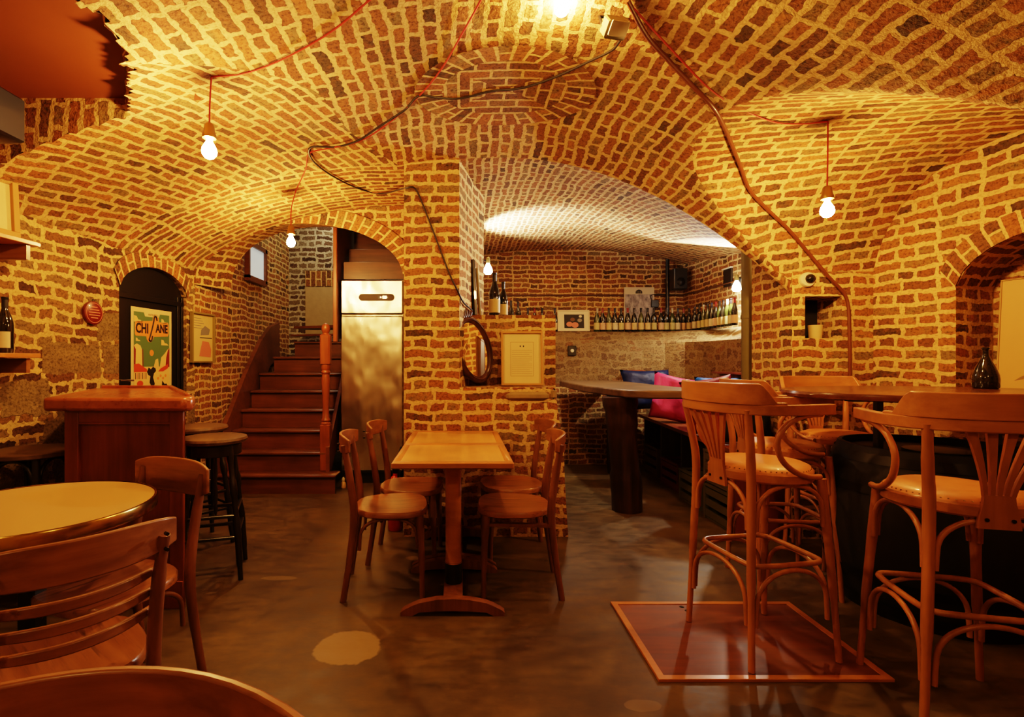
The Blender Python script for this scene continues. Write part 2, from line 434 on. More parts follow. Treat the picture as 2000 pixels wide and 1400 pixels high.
# ------------------------------------------------------------ walls
def wall(name, p0, p1, z0, z1, mat, holes=(), out=(0, 1), backmat=None, u0=0, backs=True, reveal=None):
    p0, p1 = Vector(p0), Vector(p1); L = (p1-p0).length; d = (p1-p0)/L; ov = Vector(out).normalized()
    mb = MB(); bk = MB(); cur = 0
    P = lambda s, dep=0: p0+d*s+ov*dep
    def vq(sa, sb, za0, za1, zb0, zb1):
        a, b2 = P(sa), P(sb)
        mb.add([(a.x, a.y, za0), (b2.x, b2.y, zb0), (b2.x, b2.y, zb1), (a.x, a.y, za1)], [(0, 1, 2, 3)],
               [[(u0+sa, za0), (u0+sb, zb0), (u0+sb, zb1), (u0+sa, za1)]])
    for (s0, s1, zb, zs, rise, dep) in holes:
        vq(cur, s0, z0, z1, z0, z1); cur = s1; N = 18; mid = (s0+s1)/2; hf = (s1-s0)/2
        top = lambda s: zs+rise*max(0, 1-((s-mid)/hf)**2)**.62
        ss = [s0+(s1-s0)*i/N for i in range(N+1)]; run = 0
        for a, b2 in zip(ss, ss[1:]):
            if zb > z0: vq(a, b2, z0, zb, z0, zb)
            vq(a, b2, top(a), z1, top(b2), z1)
            A_, B_, A2, B2 = P(a), P(b2), P(a, dep), P(b2, dep); l = hypot(b2-a, top(b2)-top(a))
            mb.add([(A_.x, A_.y, top(a)), (B_.x, B_.y, top(b2)), (B2.x, B2.y, top(b2)), (A2.x, A2.y, top(a))], [(0, 1, 2, 3)],
                   [[(0, run), (0, run+l), (dep, run+l), (dep, run)]]); run += l
            if backs:
                bk.add([(A2.x, A2.y, zb), (B2.x, B2.y, zb), (B2.x, B2.y, top(b2)), (A2.x, A2.y, top(a))], [(0, 1, 2, 3)],
                       [[(a, zb), (b2, zb), (b2, top(b2)), (a, top(a))]])
        for s in (s0, s1):
            a, b2 = P(s), P(s, dep)
            mb.add([(a.x, a.y, zb), (b2.x, b2.y, zb), (b2.x, b2.y, zs), (a.x, a.y, zs)], [(0, 1, 2, 3)],
                   [[(.1, zb), (.1+dep, zb), (.1+dep, zs), (.1, zs)]])
        a, b2, c2, d2 = P(s0), P(s1), P(s1, dep), P(s0, dep)
        mb.add([(a.x, a.y, zb), (b2.x, b2.y, zb), (c2.x, c2.y, zb), (d2.x, d2.y, zb)], [(0, 1, 2, 3)],
               [[(0, 0), (s1-s0, 0), (s1-s0, dep), (0, dep)]])
    vq(cur, L, z0, z1, z0, z1)
    o = struct(mb.build(name, mat, ang=0))
    if bk.v: struct(bk.build(name+'_recess', backmat or mat, ang=0))
    return o, P
TOP = 3.0
# left wall (door niche holds the black door; small niche above it holds a bottle)
lw0 = (XL(-1.6), -1.6); lw1 = (XL(4.6), 4.6); lL = hypot(lw1[0]-lw0[0], 6.2); sY = lambda Y: (Y+1.6)*lL/6.2
DY0, DY1 = 3.70, 4.48
o, PL = wall('wall_left', lw0, lw1, 0, TOP, M['stone'], holes=[(sY(DY0), sY(DY1), 0, 1.80, .19, .05)], out=(-1, .09), backmat=M['dark'])
wall('wall_stair_left', lw1, (-2.35, 7.0), 0, 3.4, M['brick_small'], out=(-1, 0), u0=.1)
wall('wall_stair_back', (-2.4, 7.0), (-.3, 7.0), 0, 3.4, M['greybrick'])
wall('wall_stair_right', (-.47, 5.0), (-.40, 7.0), 0, 3.4, M['brick'])
struct(MB().add([(-2.6, 4.98, 3.35), (-.2, 4.98, 3.35), (-.2, 7.1, 3.35), (-2.6, 7.1, 3.35)], [(0, 1, 2, 3)]).build('ceiling_stairwell', M['plaster'], ang=0))
mb = MB(); quadwall(mb, (-2.5, 4.99), (-.3, 4.99), 2.56, 3.4); struct(mb.build('wall_stairwell_head', M['greybrick'], ang=0))
# wall with the stair arch
ax, ah = -1.447, .935
def arch(k, front=True):      # k in 0..1 left to right
    a = pi*(1-k)
    if front: return (ax+ah*cos(a), 4.6, 1.94+.545*sin(a)**.85)
    return (-1.36+.88*cos(a), 5.0, 1.94+.62*sin(a)**.85)
mb = MB(); N = 40; run = 0
for i in range(N):
    a, b2 = arch(i/N), arch((i+1)/N); c2, d2 = arch((i+1)/N, False), arch(i/N, False)
    mb.add([a, b2, (b2[0], 4.6, TOP), (a[0], 4.6, TOP)], [(0, 1, 2, 3)], [[(a[0], a[2]), (b2[0], b2[2]), (b2[0], TOP), (a[0], TOP)]])
    l = hypot(b2[0]-a[0], b2[2]-a[2])
    mb.add([a, b2, c2, d2], [(0, 1, 2, 3)], [[(0, run), (0, run+l), (.4, run+l), (.4, run)]]); run += l
mb.add([(ax+ah, 4.6, 0), (ax+ah, 4.6, TOP), (-.36, 4.6, TOP), (-.36, 4.6, 0)], [(0, 1, 2, 3)], [[(0, 0), (0, 3), (.2, 3), (.2, 0)]])
mb.add([(ax+ah, 4.6, 0), (-.48, 5.0, 0), (-.48, 5.0, 1.94), (ax+ah, 4.6, 1.94)], [(0, 1, 2, 3)], [[(0, 0), (.4, 0), (.4, 1.94), (0, 1.94)]])
mb.add([(-2.45, 4.6, 1.94), (ax-ah, 4.6, 1.94), (ax-ah, 4.6, TOP), (-2.45, 4.6, TOP)], [(0, 1, 2, 3)], [[(0, 0), (.1, 0), (.1, 1), (0, 1)]])
struct(mb.build('wall_arch', M['brick'], ang=0))
mb = MB(); run = 0
for i in range(N):
    k0, k1 = i/N, (i+1)/N; a, b2 = arch(k0), arch(k1)
    def offp(k, d):
        a = pi*(1-k); p = arch(k); nx_, nz = cos(a)*.8, max(.05, sin(a)); l = hypot(nx_, nz); return (p[0]+nx_/l*d, 4.588, p[2]+nz/l*d)
    l = hypot(b2[0]-a[0], b2[2]-a[2])
    mb.add([offp(k0, 0), offp(k1, 0), offp(k1, .15), offp(k0, .15)], [(0, 1, 2, 3)], [[(.01, run), (.01, run+l), (.16, run+l), (.16, run)]]); run += l
struct(mb.build('trim_2', M['ring'], ang=0))
# central pillar, its low block and the ledge block behind
mb = MB()
def face(pts, us): mb.add(pts, [tuple(range(len(pts)))], [us])
face([(-.405, 3.65, 0), (-.01, 3.65, 0), (-.01, 3.65, TOP), (-.405, 3.65, TOP)], [(0, 0), (.395, 0), (.395, TOP), (0, TOP)])
sd = [(-.01, 3.65), (.10, 4.1), (.2, 4.45), (.2, 7.0)]; u = .0
for p, q in zip(sd, sd[1:]):
    l = hypot(q[0]-p[0], q[1]-p[1]); face([(*p, 0), (*q, 0), (*q, TOP), (*p, TOP)], [(u, 0), (u+l, 0), (u+l, TOP), (u, TOP)]); u += l
face([(-.405, 3.65, 0), (-.53, 5.0, 0), (-.53, 5.0, TOP), (-.405, 3.65, TOP)], [(0, 0), (1.35, 0), (1.35, TOP), (0, TOP)])
struct(mb.build('wall_pillar', M['brick'], ang=0))
mb = MB()
# low block with a bulging right flank
rows = [(0, .765), (.2, .752), (.4, .74), (.6, .735), (.75, .715), (.9, .69), (1.0, .678), (1.062, .668)]
for (za, xa), (zb, xb) in zip(rows, rows[1:]):
    face([(-.405, 3.645, za), (xa, 3.645, za), (xb, 3.645, zb), (-.405, 3.645, zb)], [(.0, za), (xa+.405, za), (xb+.405, zb), (0, zb)])
    face([(xa, 3.645, za), (xa-.02, 4.5, za), (xb-.02, 4.5, zb), (xb, 3.645, zb)], [(0, za), (.85, za), (.85, zb), (0, zb)])
    face([(-.405, 3.645, za), (-.405, 3.7, za), (-.405, 3.7, zb), (-.405, 3.645, zb)], [(0, za), (.05, za), (.05, zb), (0, zb)])
face([(-.01, 3.645, 1.062), (.668, 3.645, 1.062), (.668, 4.02, 1.062), (-.01, 4.02, 1.062)], [(0, 0), (.68, 0), (.68, .37), (0, .37)])
struct(mb.build('wall_pillar_block', M['brick'], ang=0))
mb = MB()
face([(.0, 4.0, 1.0), (.74, 4.0, 1.0), (.74, 4.0, 1.61), (.0, 4.0, 1.61)], [(0, .02), (.74, .02), (.74, .63), (0, .63)])
face([(.74, 4.0, 0), (.74, 6.3, 0), (.74, 6.3, 1.61), (.74, 4.0, 1.61)], [(0, 0), (2.3, 0), (2.3, 1.61), (0, 1.61)])
face([(.0, 4.0, 1.61), (.74, 4.0, 1.61), (.74, 7.0, 1.61), (.0, 7.0, 1.61)], [(0, 0), (0, .74), (3, .74), (3, 0)])
struct(mb.build('wall_ledge_block', M['brick'], ang=0))
# stone slab built into the block below the framed notice
# alcove walls
wall('wall_alcove_back', (.1, 6.9), (3.05, 6.9), 0, 3.0, M['brick_small'])
wall('wall_alcove_right', (3.0, 4.05), (3.0, 6.95), 0, 3.0, M['brick_small'], u0=.1)
path = [(.70, 6.2), (2.2, 6.2), (2.45, 6.14), (2.62, 5.98), (2.72, 5.75), (2.76, 5.4), (2.76, 4.1)]
prof = [(0, 0), (0, .5), (0, 1.0), (.0, 1.47), (.05, 1.50), (.2, 1.605), (.24, 1.62), (.95, 1.62)]
mb = MB(); PV = [Vector(p) for p in path]; rowsv = []; u = 0; us = []
for i, p in enumerate(PV):
    d = (PV[min(i+1, len(PV)-1)]-PV[max(i-1, 0)]).normalized(); nrm = Vector((-d.y, d.x))
    if i: u += (p-PV[i-1]).length
    us.append(u); rowsv.append([(p.x-(-nrm.x)*dd, p.y+nrm.y*dd, z) for dd, z in prof])
pl = [0]
for (a, za), (b2, zb) in zip(prof, prof[1:]): pl.append(pl[-1]+hypot(b2-a, zb-za))
for i in range(len(PV)-1):
    for j in range(len(prof)-1):
        mb.add([rowsv[i][j], rowsv[i+1][j], rowsv[i+1][j+1], rowsv[i][j+1]], [(0, 1, 2, 3)],
               [[(us[i], pl[j]), (us[i+1], pl[j]), (us[i+1], pl[j+1]), (us[i], pl[j+1])]])
struct(mb.build('wall_alcove_sill', M['limewash'], ang=0))
# the lower part below the table is bare brick
mb = MB(); quadwall(mb, (.70, 6.19), (2.3, 6.19), 0, .98); struct(mb.build('wall_alcove_base', M['brick_small'], ang=0))
# right pier
wall('wall_pier_jamb', (2.33, 3.6), (2.33, 4.1), 0, 3.0, M['brick'], u0=.06)
wall('wall_pier_return', (2.33, 4.1), (3.05, 4.1), 0, 3.0, M['brick'])
wall('wall_pier', (2.33, 3.6), (2.905, 3.6), 0, 3.0, M['brick'], holes=[(.09, .35, 1.41, 1.705, .001, .25)], out=(0, 1), backmat=M['dark'])
# right wall with arched niche
r0 = (2.9, 3.6); r1 = (3.40, 3.6-.5/.27); rl = hypot(r1[0]-r0[0], r1[1]-r0[1])
rs = lambda Y: (3.6-Y)*hypot(1, .27)
NS0, NS1 = rs(3.13), rs(2.30)
o, PR = wall('wall_right', r0, r1, 0, 3.0, M['brick'], holes=[(NS0, NS1, 1.06, 1.70, .27, .33)], out=(1, .27), u0=.03)
wall('wall_right_front', r1, (3.42, -1.6), 0, 3.0, M['brick'])
wall('wall_front', (-3.1, -1.6), (3.5, -1.6), 0, 3.0, M['brick'], out=(0, -1))
mb = MB(); run = 0; N = 24
mid, hf = (NS0+NS1)/2, (NS1-NS0)/2
for i in range(N):
    def q(k, off):
        s = NS0+(NS1-NS0)*k; t = (s-mid)/hf; z = 1.70+.27*max(0, 1-t*t)**.62
        nx_, nz = t*.75, 1.0; l = hypot(nx_, nz); p = PR(s+nx_/l*off, -.01); return (p.x, p.y, z+nz/l*off)
    a, b2 = q(i/N, 0), q((i+1)/N, 0); l = (Vector(a)-Vector(b2)).length
    mb.add([a, b2, q((i+1)/N, .13), q(i/N, .13)], [(0, 1, 2, 3)], [[(.01, run), (.01, run+l), (.16, run+l), (.16, run)]]); run += l
struct(mb.build('trim_3', M['ring'], ang=0))
# brick ring and header course over the left door
mb = MB(); run = 0; N = 24; s0, s1 = sY(DY0), sY(DY1); mid, hf = (s0+s1)/2, (s1-s0)/2
def q(k, off):
    s = s0+(s1-s0)*k; t = (s-mid)/hf; z = 1.80+.19*max(0, 1-t*t)**.62
    nx_, nz = t*.5, 1.0; l = hypot(nx_, nz); p = PL(s+nx_/l*off, -.012); return (p.x, p.y, z+nz/l*off)
for i in range(N):
    a, b2 = q(i/N, 0), q((i+1)/N, 0); l = (Vector(a)-Vector(b2)).length
    mb.add([a, b2, q((i+1)/N, .12), q(i/N, .12)], [(0, 1, 2, 3)], [[(.01, run), (.01, run+l), (.16, run+l), (.16, run)]]); run += l
struct(mb.build('trim_4', M['ring'], ang=0))
# floor
struct(MB().add([(-3.3, -1.7, 0), (4.2, -1.7, 0), (4.2, 7.2, 0), (-3.3, 7.2, 0)], [(0, 1, 2, 3)]).build('floor', M['floor'], ang=0))

# ray to the vault surface through a photograph point (used to hang real cables along the real vault)
def onvault(px, py, off=.02):
    d = Vector(((px-CX)/F, 1, -(py-CY)/F)); Y = .4
    while Y < 4.6:
        p = d*Y
        if H+p.z > vault(p.x, Y): break
        Y += .005
    p = d*(Y-off); return Vector((p.x, p.y, H+p.z))
M['bulb'] = emis('glowing_bulb', (1, .54, .175), 860)
M['bulbcold'] = emis('cold_lamp', (1, .90, .76), 75)
M['bulbfill'] = emis('fill_bulb_glow', (1, .56, .18), 300)
M['redcord'] = plain('red_cord', (.45, .03, .015), .6)
M['blackcord'] = plain('black_cord', (.02, .014, .01), .5)
M['brass'] = plain('aged_brass', (.35, .22, .08), .35, metal=.9)
# ------------------------------------------------------------ furniture materials
W = {}
W['bent'] = wood('beech_bentwood', (.44, .175, .058), (.58, .25, .088), 2, .38, 1, .3)
W['benth'] = wood('beech_board', (.44, .175, .058), (.60, .26, .092), 0, .38, 1, .3)
W['seatleather'] = plain('tan_leather', (.60, .255, .085), .45, coat=.08, var=.15, bstr=.2)
W['stud'] = plain('stud', (.25, .14, .05), .3, metal=.9)
W['brown'] = wood('worn_brown_wood', (.17, .062, .023), (.30, .12, .043), 2, .4, 1, .3)
W['brownh'] = wood('worn_brown_board', (.23, .09, .032), (.41, .175, .064), 0, .38, 1, .3)
W['brownseat'] = wood('worn_seat_wood', (.26, .095, .034), (.46, .20, .075), 1, .34, .8, .3, dark=(.12, .05, .02))
W['black'] = wood('black_stool_wood', (.012, .009, .007), (.03, .02, .013), 2, .3, 1, .4)
W['blackseat'] = wood('worn_dark_seat', (.10, .055, .028), (.20, .115, .055), 0, .4, 1, .2)
W['table'] = wood('honey_table_top', (.60, .30, .10), (.78, .43, .16), 1, .32, .7, .3)
W['tableedge'] = wood('table_edge', (.50, .20, .06), (.62, .27, .085), 0, .35, 1, .3)
W['redwood'] = wood('red_mahogany', (.20, .048, .018), (.31, .085, .03), 2, .35, .8, .35)
W['redtop'] = wood('red_mahogany_board', (.36, .10, .034), (.50, .16, .05), 1, .28, .8, .4)
W['bluntend'] = plain('screw', (.05, .03, .02), .4, metal=.8)

def rot2(v, a): return (v[0]*cos(a)-v[1]*sin(a), v[0]*sin(a)+v[1]*cos(a))
# ------------------------------------------------------------ bentwood bar armchair (faces local +Y)
def bar_chair(name, label, group):
    t = thing(name, label, 'bar chair', group=group)
    # seat rim and cushion
    out = []
    for k in range(40):
        a = 2*pi*k/40; r = .205*(1+.05*abs(cos(2*a))); out.append((cos(a)*r, sin(a)*r*.98))
    rim = MB()
    for z0, z1, s0, s1 in ((.735, .742, .97, 1.0), (.742, .772, 1.0, 1.0), (.772, .780, 1.0, .97)):
        V = [(x*s0, y*s0, z0) for x, y in out]+[(x*s1, y*s1, z1) for x, y in out]
        rim.add(V, [(k, (k+1) % 40, 40+(k+1) % 40, 40+k) for k in range(40)])
    rim.add([(x*.97, y*.97, .735) for x, y in out], [tuple(range(39, -1, -1))])
    rim.build('seat_frame', W['benth'], t)
    cu = MB(); V = []; prof = [(.97, .779), (.93, .790), (.8, .801), (.55, .808), (.25, .811)]
    for s, z in prof: V += [(x*s, y*s, z) for x, y in out]
    V.append((0, 0, .812)); Fs = []
    for i in range(4): Fs += [(i*40+k, i*40+(k+1) % 40, i*40+40+(k+1) % 40, i*40+40+k) for k in range(40)]
    Fs += [(160+k, 160+(k+1) % 40, 200) for k in range(40)]
    seat = cu.add(V, Fs).build('seat_cushion', W['seatleather'], t, ang=60)
    st = MB()
    for k in range(64):
        a = 2*pi*k/64; r = .20*(1+.05*abs(cos(2*a)))*.965; st.lathe([(.0035, 0), (.002, .003)], (cos(a)*r, sin(a)*r*.98, .785), 5)
    st.build('seat_studs', W['stud'], seat, ang=0)
    zr = 1.045
    legs = {}
    for sx in (-1, 1):
        b = [(sx*.205, -.205, 0), (sx*.19, -.195, .35), (sx*.178, -.185, .74), (sx*.19, -.20, .90), (sx*.205, -.225, zr)]
        MB().tube(smooth_path(b, 5), [.0135, .0175, .0185, .0175, .0155], 10).build('rear_leg', W['bent'], t, ang=60)
        f = [(sx*.205, .20, 0), (sx*.185, .185, .35), (sx*.160, .16, .745)]
        MB().tube(smooth_path(f, 6), [.0125, .0165, .0185], 10).build('front_leg', W['bent'], t, ang=60)
    L = lambda z: {(-1, -1): (-.19-.0*z, -.195), (1, -1): (.19, -.195), (1, 1): (.185, .185), (-1, 1): (-.185, .185)}
    # foot ring: bent square hoop inside the legs
    q = .172
    ring = [(-q, -.10, .40), (-q, .10, .40), (-.155, .155, .40), (-.10, q, .40), (.10, q, .40), (.155, .155, .40), (q, .10, .40),
            (q, -.10, .40), (.155, -.155, .40), (.10, -q, .40), (-.10, -q, .40), (-.155, -.155, .40)]
    MB().tube(smooth_path(ring, 4, True), .0115, 8, closed=True).build('foot_ring', W['bent'], t, ang=60)
    # arched braces under the seat and under the ring
    def arch_(p, q_, z0, z1, r=.0095):
        p, q_ = Vector((*p, 0)), Vector((*q_, 0)); m = MB(); pts = []
        for k in range(13):
            s = k/12; u = .5-.5*cos(pi*s); e = .06+.88*u
            h = sin(pi*s)**.55 if 0 < s < 1 else 0
            pp = p.lerp(q_, e); pts.append((pp.x, pp.y, z0+(z1-z0)*h))
        return m.tube(smooth_path(pts, 2), r, 7)
    c4 = [(-.185, -.19), (.185, -.19), (.175, .175), (-.175, .175)]
    for i in range(4):
        arch_(c4[i], c4[(i+1) % 4], .55, .728).build('seat_brace', W['bent'], t, ang=60)
        arch_(tuple(1.06*v for v in c4[i]), tuple(1.06*v for v in c4[(i+1) % 4]), .17, .385).build('ring_brace', W['bent'], t, ang=60)
    # arm rail: one bent board round the back
    rail = [(-.245, .13, zr), (-.262, .0, zr), (-.262, -.10, zr), (-.225, -.20, zr), (-.13, -.262, zr), (0, -.28, zr),
            (.13, -.262, zr), (.225, -.20, zr), (.262, -.10, zr), (.262, .0, zr), (.245, .13, zr)]
    MB().ribbon(smooth_path(rail, 5), .042, .028).build('arm_rail', W['benth'], t, bevel=.004)
    cr = [p for p in smooth_path([(x, y+.004, zr+.018) for x, y, z in rail[2:-2]], 8)]
    n = len(cr); hh = []
    for i in range(n):
        e = min(i, n-1-i)/(n-1)*2
        hh.append(.012+.074*max(0, min(1, (e-.14)/.13))**.8)
    crest = [(p[0], p[1]-.012*h/.09, p[2]+h/2) for p, h in zip(cr, hh)]
    MB().ribbon(crest, hh, .024).build('crest_rail', W['benth'], t, bevel=.004)
    # fan splat
    sp = MB()
    def back_y(x, z): return -.268+.35*x*x+(.055 if z < .8 else 0)*0
    for k in range(-2, 3):
        pts = []
        for i in range(9):
            s = i/8; z = .81+.225*s; x = k*(.0185+.037*s**1.35); y = -.207-.058*s**1.2+.30*x*x; pts.append((x, y, z, (.0125+.017*s**1.3)))
        V = []
        for x, y, z, wd in pts:
            for dx, dy in ((-1, -1), (1, -1), (1, 1), (-1, 1)): V.append((x+dx*wd/2, y+dy*.006, z))
        Fs = [(i*4+j, i*4+(j+1) % 4, i*4+4+(j+1) % 4, i*4+4+j) for i in range(8) for j in range(4)]+[(3, 2, 1, 0), (32, 33, 34, 35)]
        sp.add(V, Fs)
    V = []
    for z, wd in ((.705, .118), (.73, .114), (.76, .102), (.79, .088), (.815, .084)):
        for dx, dy in ((-1, -1), (1, -1), (1, 1), (-1, 1)): V.append((dx*wd/2, -.207+dy*.0065, z))
    sp.add(V, [(i*4+j, i*4+(j+1) % 4, i*4+4+(j+1) % 4, i*4+4+j) for i in range(4) for j in range(4)]+[(3, 2, 1, 0), (16, 17, 18, 19)])
    s_ = sp.build('fan_splat', W['bent'], t)
    for dx in (-.036, .036): MB().tube([(dx, -.213, .735), (dx, -.218, .735)], .006, 8).build('screw', W['bluntend'], s_)
    for sx in (-1, 1):
        lp = [(sx*.252, .07, zr-.018), (sx*.256, -.01, zr-.024), (sx*.252, -.085, zr-.055), (sx*.246, -.125, zr-.12), (sx*.238, -.10, zr-.195),
              (sx*.228, -.03, zr-.25), (sx*.218, .05, zr-.275), (sx*.205, .11, zr-.28)]
        MB().tube(smooth_path(lp, 4), .0115, 8).build('arm_loop', W['bent'], t, ang=60)
    return t
GB = 'bentwood bar armchairs by the barrel table'
s1 = bar_chair('bar_armchair', 'bentwood bar armchair standing on the wooden trapdoor, back to the left', GB)
def place(o, x, y, fx, fy): o.location = (x, y, 0); o.rotation_euler = (0, 0, atan2(-fx, fy))
place(s1, 1.325, 2.275, .985, .17); s1.location.z = .012
s = copy_tree(s1); s['label'] = 'bentwood bar armchair half hidden behind the one on the trapdoor'; place(s, 1.80, 2.88, .985, -.10); s.location.z = 0
s = copy_tree(s1); s['label'] = 'bentwood bar armchair in the far corner, its fan back against the brick pier'; place(s, 2.38, 3.24, -.05, -1); s.location.z = 0
s = copy_tree(s1); s['label'] = 'nearest bentwood bar armchair at the right edge, seen from behind, studded tan seat'; place(s, 1.79, 1.86, .23, .97); s.location.z = 0

# ------------------------------------------------------------ bistro chair (faces local +Y)
def bistro(label, slats=(), group='brown wooden bistro chairs', seatmat=None, crestz=.80, stretch=False, curve=.07, cw=.215, chh=.098):
    t = thing('bistro_chair', label, 'chair', group=group)
    out = []
    for k in range(36):
        a = 2*pi*k/36; c_, s_ = cos(a), sin(a); e = .72
        x = .205*math.copysign(abs(c_)**e, c_); y = .20*math.copysign(abs(s_)**e, s_); x *= (1.0+.10*(y/.2)); out.append((x, y))
    m = MB(); V = []
    for s, z in ((.95, .425), (1, .432), (1, .452), (.97, .460), (.86, .459), (.6, .453), (.3, .450)): V += [(x*s, y*s, z) for x, y in out]
    V.append((0, 0, .449)); nF = 6
    Fs = [(i*36+k, i*36+(k+1) % 36, i*36+36+(k+1) % 36, i*36+36+k) for i in range(nF) for k in range(36)]
    Fs += [(nF*36+k, nF*36+(k+1) % 36, (nF+1)*36) for k in range(36)]+[tuple(range(35, -1, -1))]
    m.add(V, Fs).build('seat', W['brownseat'], t, ang=50)
    for sx in (-1, 1):
        b = [(sx*.178, -.245, 0), (sx*.170, -.208, .25), (sx*.168, -.190, .45), (sx*.170, -.212, .64), (sx*.176, -.242, crestz+.012)]
        MB().tube(smooth_path(b, 4), [.0165, .019, .021, .020, .017], 10, flat=.85, up=(0, 1, 0)).build('rear_leg', W['brown'], t, ang=50)
        f = [(sx*.175, .165, 0), (sx*.168, .16, .25), (sx*.160, .15, .432)]
        MB().tube(smooth_path(f, 4), [.0145, .0185, .023], 10).build('front_leg', W['brown'], t, ang=50)
    def board(z, h, name, wd=.20, c=curve, thick=.014):
        pts = [(wd*(k/8), -.235-(z-crestz)*.22*-1*0-(z-.62)*.2+.018-c*(1-(k/8)**2), z) for k in range(-8, 9)]
        pts = [(x, y+c*.65, zz) for x, y, zz in pts]
        n_ = len(pts); hh = [h*(1-.35*(abs(i-8)/8)**4) for i in range(n_)]
        return MB().ribbon(pts, hh, thick).build(name, W['brownh'], t, bevel=.004)
    cr = board(crestz+.01-(chh-.098)/2, chh, 'crest_rail', cw)
    for sx in (-1, 1):
        for dz in (-.02, .02): MB().tube([(sx*.172, -.262, crestz+dz), (sx*.172, -.276, crestz+dz)], .005, 6).build('screw', W['bluntend'], cr)
    for z in slats: board(z, .028, 'slat', .17)
    def brace(p, q_, z0, z1):
        p, q_ = Vector((*p, 0)), Vector((*q_, 0)); pts = []
        for k in range(13):
            s = k/12; u = .5-.5*cos(pi*s); pp = p.lerp(q_, .05+.9*u); pts.append((pp.x, pp.y, z0+(z1-z0)*(sin(pi*s)**.5 if 0 < k < 12 else 0)))
        MB().tube(smooth_path(pts, 2), .009, 7).build('brace', W['brown'], t, ang=60)
    if stretch:
        for sx in (-1, 1): MB().bar((sx*.166, -.195, .385), (sx*.162, .155, .385), .03, .016).build('stretcher', W['brown'], t)
        MB().bar((-.162, .155, .385), (.162, .155, .385), .03, .016).build('stretcher', W['brown'], t)
        MB().bar((-.166, -.19, .40), (.166, -.19, .40), .03, .016).build('stretcher', W['brown'], t)
    else:
        brace((-.162, .155), (.162, .155), .26, .42); brace((-.166, -.18), (-.162, .155), .26, .42); brace((.166, -.18), (.162, .155), .26, .42)
    return t
c = bistro('brown bistro chair on the left of the small table, nearest the camera'); place(c, -.385, 2.86, .985, .10)
c = bistro('brown bistro chair on the left of the small table, farther back by the fridge'); place(c, -.315, 3.30, .99, -.06)
c = bistro('brown bistro chair on the right of the small table, nearest the camera', stretch=True); place(c, .295, 2.87, -.995, .06)
c = bistro('brown bistro chair on the right of the small table, against the brick block', stretch=True); place(c, .33, 3.345, -.995, -.1)
c = bistro('ladder-back brown chair with curved slats in front of the round cream table', slats=(.69, .635, .58), stretch=True, crestz=.785); place(c, -1.075, 1.365, -.76, .65)
c = bistro('brown chair behind the round cream table, its back toward the counter', chh=.14, curve=.03); place(c, -1.26, 1.84, -.42, -.91)
c = bistro('brown round-backed chair cut off by the bottom left edge, only its top rail showing', slats=(.66,), crestz=.785, curve=.12, cw=.285)
place(c, -.435, .385, .13, -.99)

# ------------------------------------------------------------ dark round stools
def round_stool(label):
    t = thing('round_stool', label, 'stool', group='dark round-topped bar stools by the counter')
    MB().lathe([(.155, .765), (.18, .775), (.185, .79), (.18, .803), (.165, .806), (.001, .804)], n=32).build('seat', W['blackseat'], t)
    MB().lathe([(.145, .70), (.15, .705), (.15, .76), (.145, .766)], n=28).build('seat_ring', W['black'], t)
    for k in range(4):
        a = pi/4+k*pi/2; f = lambda r, z: (cos(a)*r, sin(a)*r, z)
        pts = [f(.225, 0), f(.215, .10), f(.20, .25), f(.18, .40), f(.165, .52), f(.148, .62), f(.13, .765)]
        MB().tube(smooth_path(pts, 4), [.014, .018, .021, .016, .021, .015, .020], 10).build('leg', W['black'], t, ang=60)
    mb = MB()
    for z, r in ((.24, .20), (.36, .186)):
        for k in range(4):
            a, b2 = pi/4+k*pi/2, pi/4+(k+1)*pi/2
            MB().bar((cos(a)*r, sin(a)*r, z+(.0 if k % 2 else .03)), (cos(b2)*r, sin(b2)*r, z+(.0 if k % 2 else .03)), .024, .018, ch=.003).build('stretcher', W['black'], t)
    for k in range(4):
        a = k*pi/2+.2
        mb = MB().lathe([(.006, 0), (.011, .03), (.008, .06), (.012, .12), (.007, .17), (.011, .24), (.006, .34)], (cos(a)*.115, sin(a)*.115, .37), 8)
        mb.build('spindle', W['black'], t)
    return t
st0 = round_stool('dark turned-leg stool beside the counter, worn round top'); place(st0, -1.46, 3.03, .9, .3)
s = copy_tree(st0); s['label'] = 'dark stool mostly hidden behind the stool beside the counter'; place(s, -1.80, 3.52, .6, .7)
t = thing('bentwood_stool', 'dark bentwood stool with arched braces at the left edge, in front of the stone wall', 'stool')
MB().lathe([(.19, .75), (.20, .757), (.20, .775), (.185, .783), (.001, .778)], n=32).build('seat', W['blackseat'], t)
for k in range(4):
    a = pi/4+k*pi/2
    MB().tube(smooth_path([(cos(a)*.22, sin(a)*.22, 0), (cos(a)*.19, sin(a)*.19, .4), (cos(a)*.15, sin(a)*.15, .75)], 5), [.014, .017, .019], 8).build('leg', W['black'], t, ang=60)
    b2 = a+pi/2; pts = []
    for j in range(13):
        s_ = j/12; e = .06+.88*(.5-.5*cos(pi*s_)); p = Vector((cos(a)*.17, sin(a)*.17, 0)).lerp(Vector((cos(b2)*.17, sin(b2)*.17, 0)), e)
        pts.append((p.x, p.y, .52+.22*(sin(pi*s_)**.5 if 0 < j < 12 else 0)))
    MB().tube(smooth_path(pts, 2), .010, 7).build('brace', W['black'], t, ang=60)
MB().tube([(cos(2*pi*k/24)*.185, sin(2*pi*k/24)*.185, .34) for k in range(24)], .011, 8, closed=True).build('foot_ring', W['black'], t, ang=60)
t.location = (-2.275, 2.72, 0)
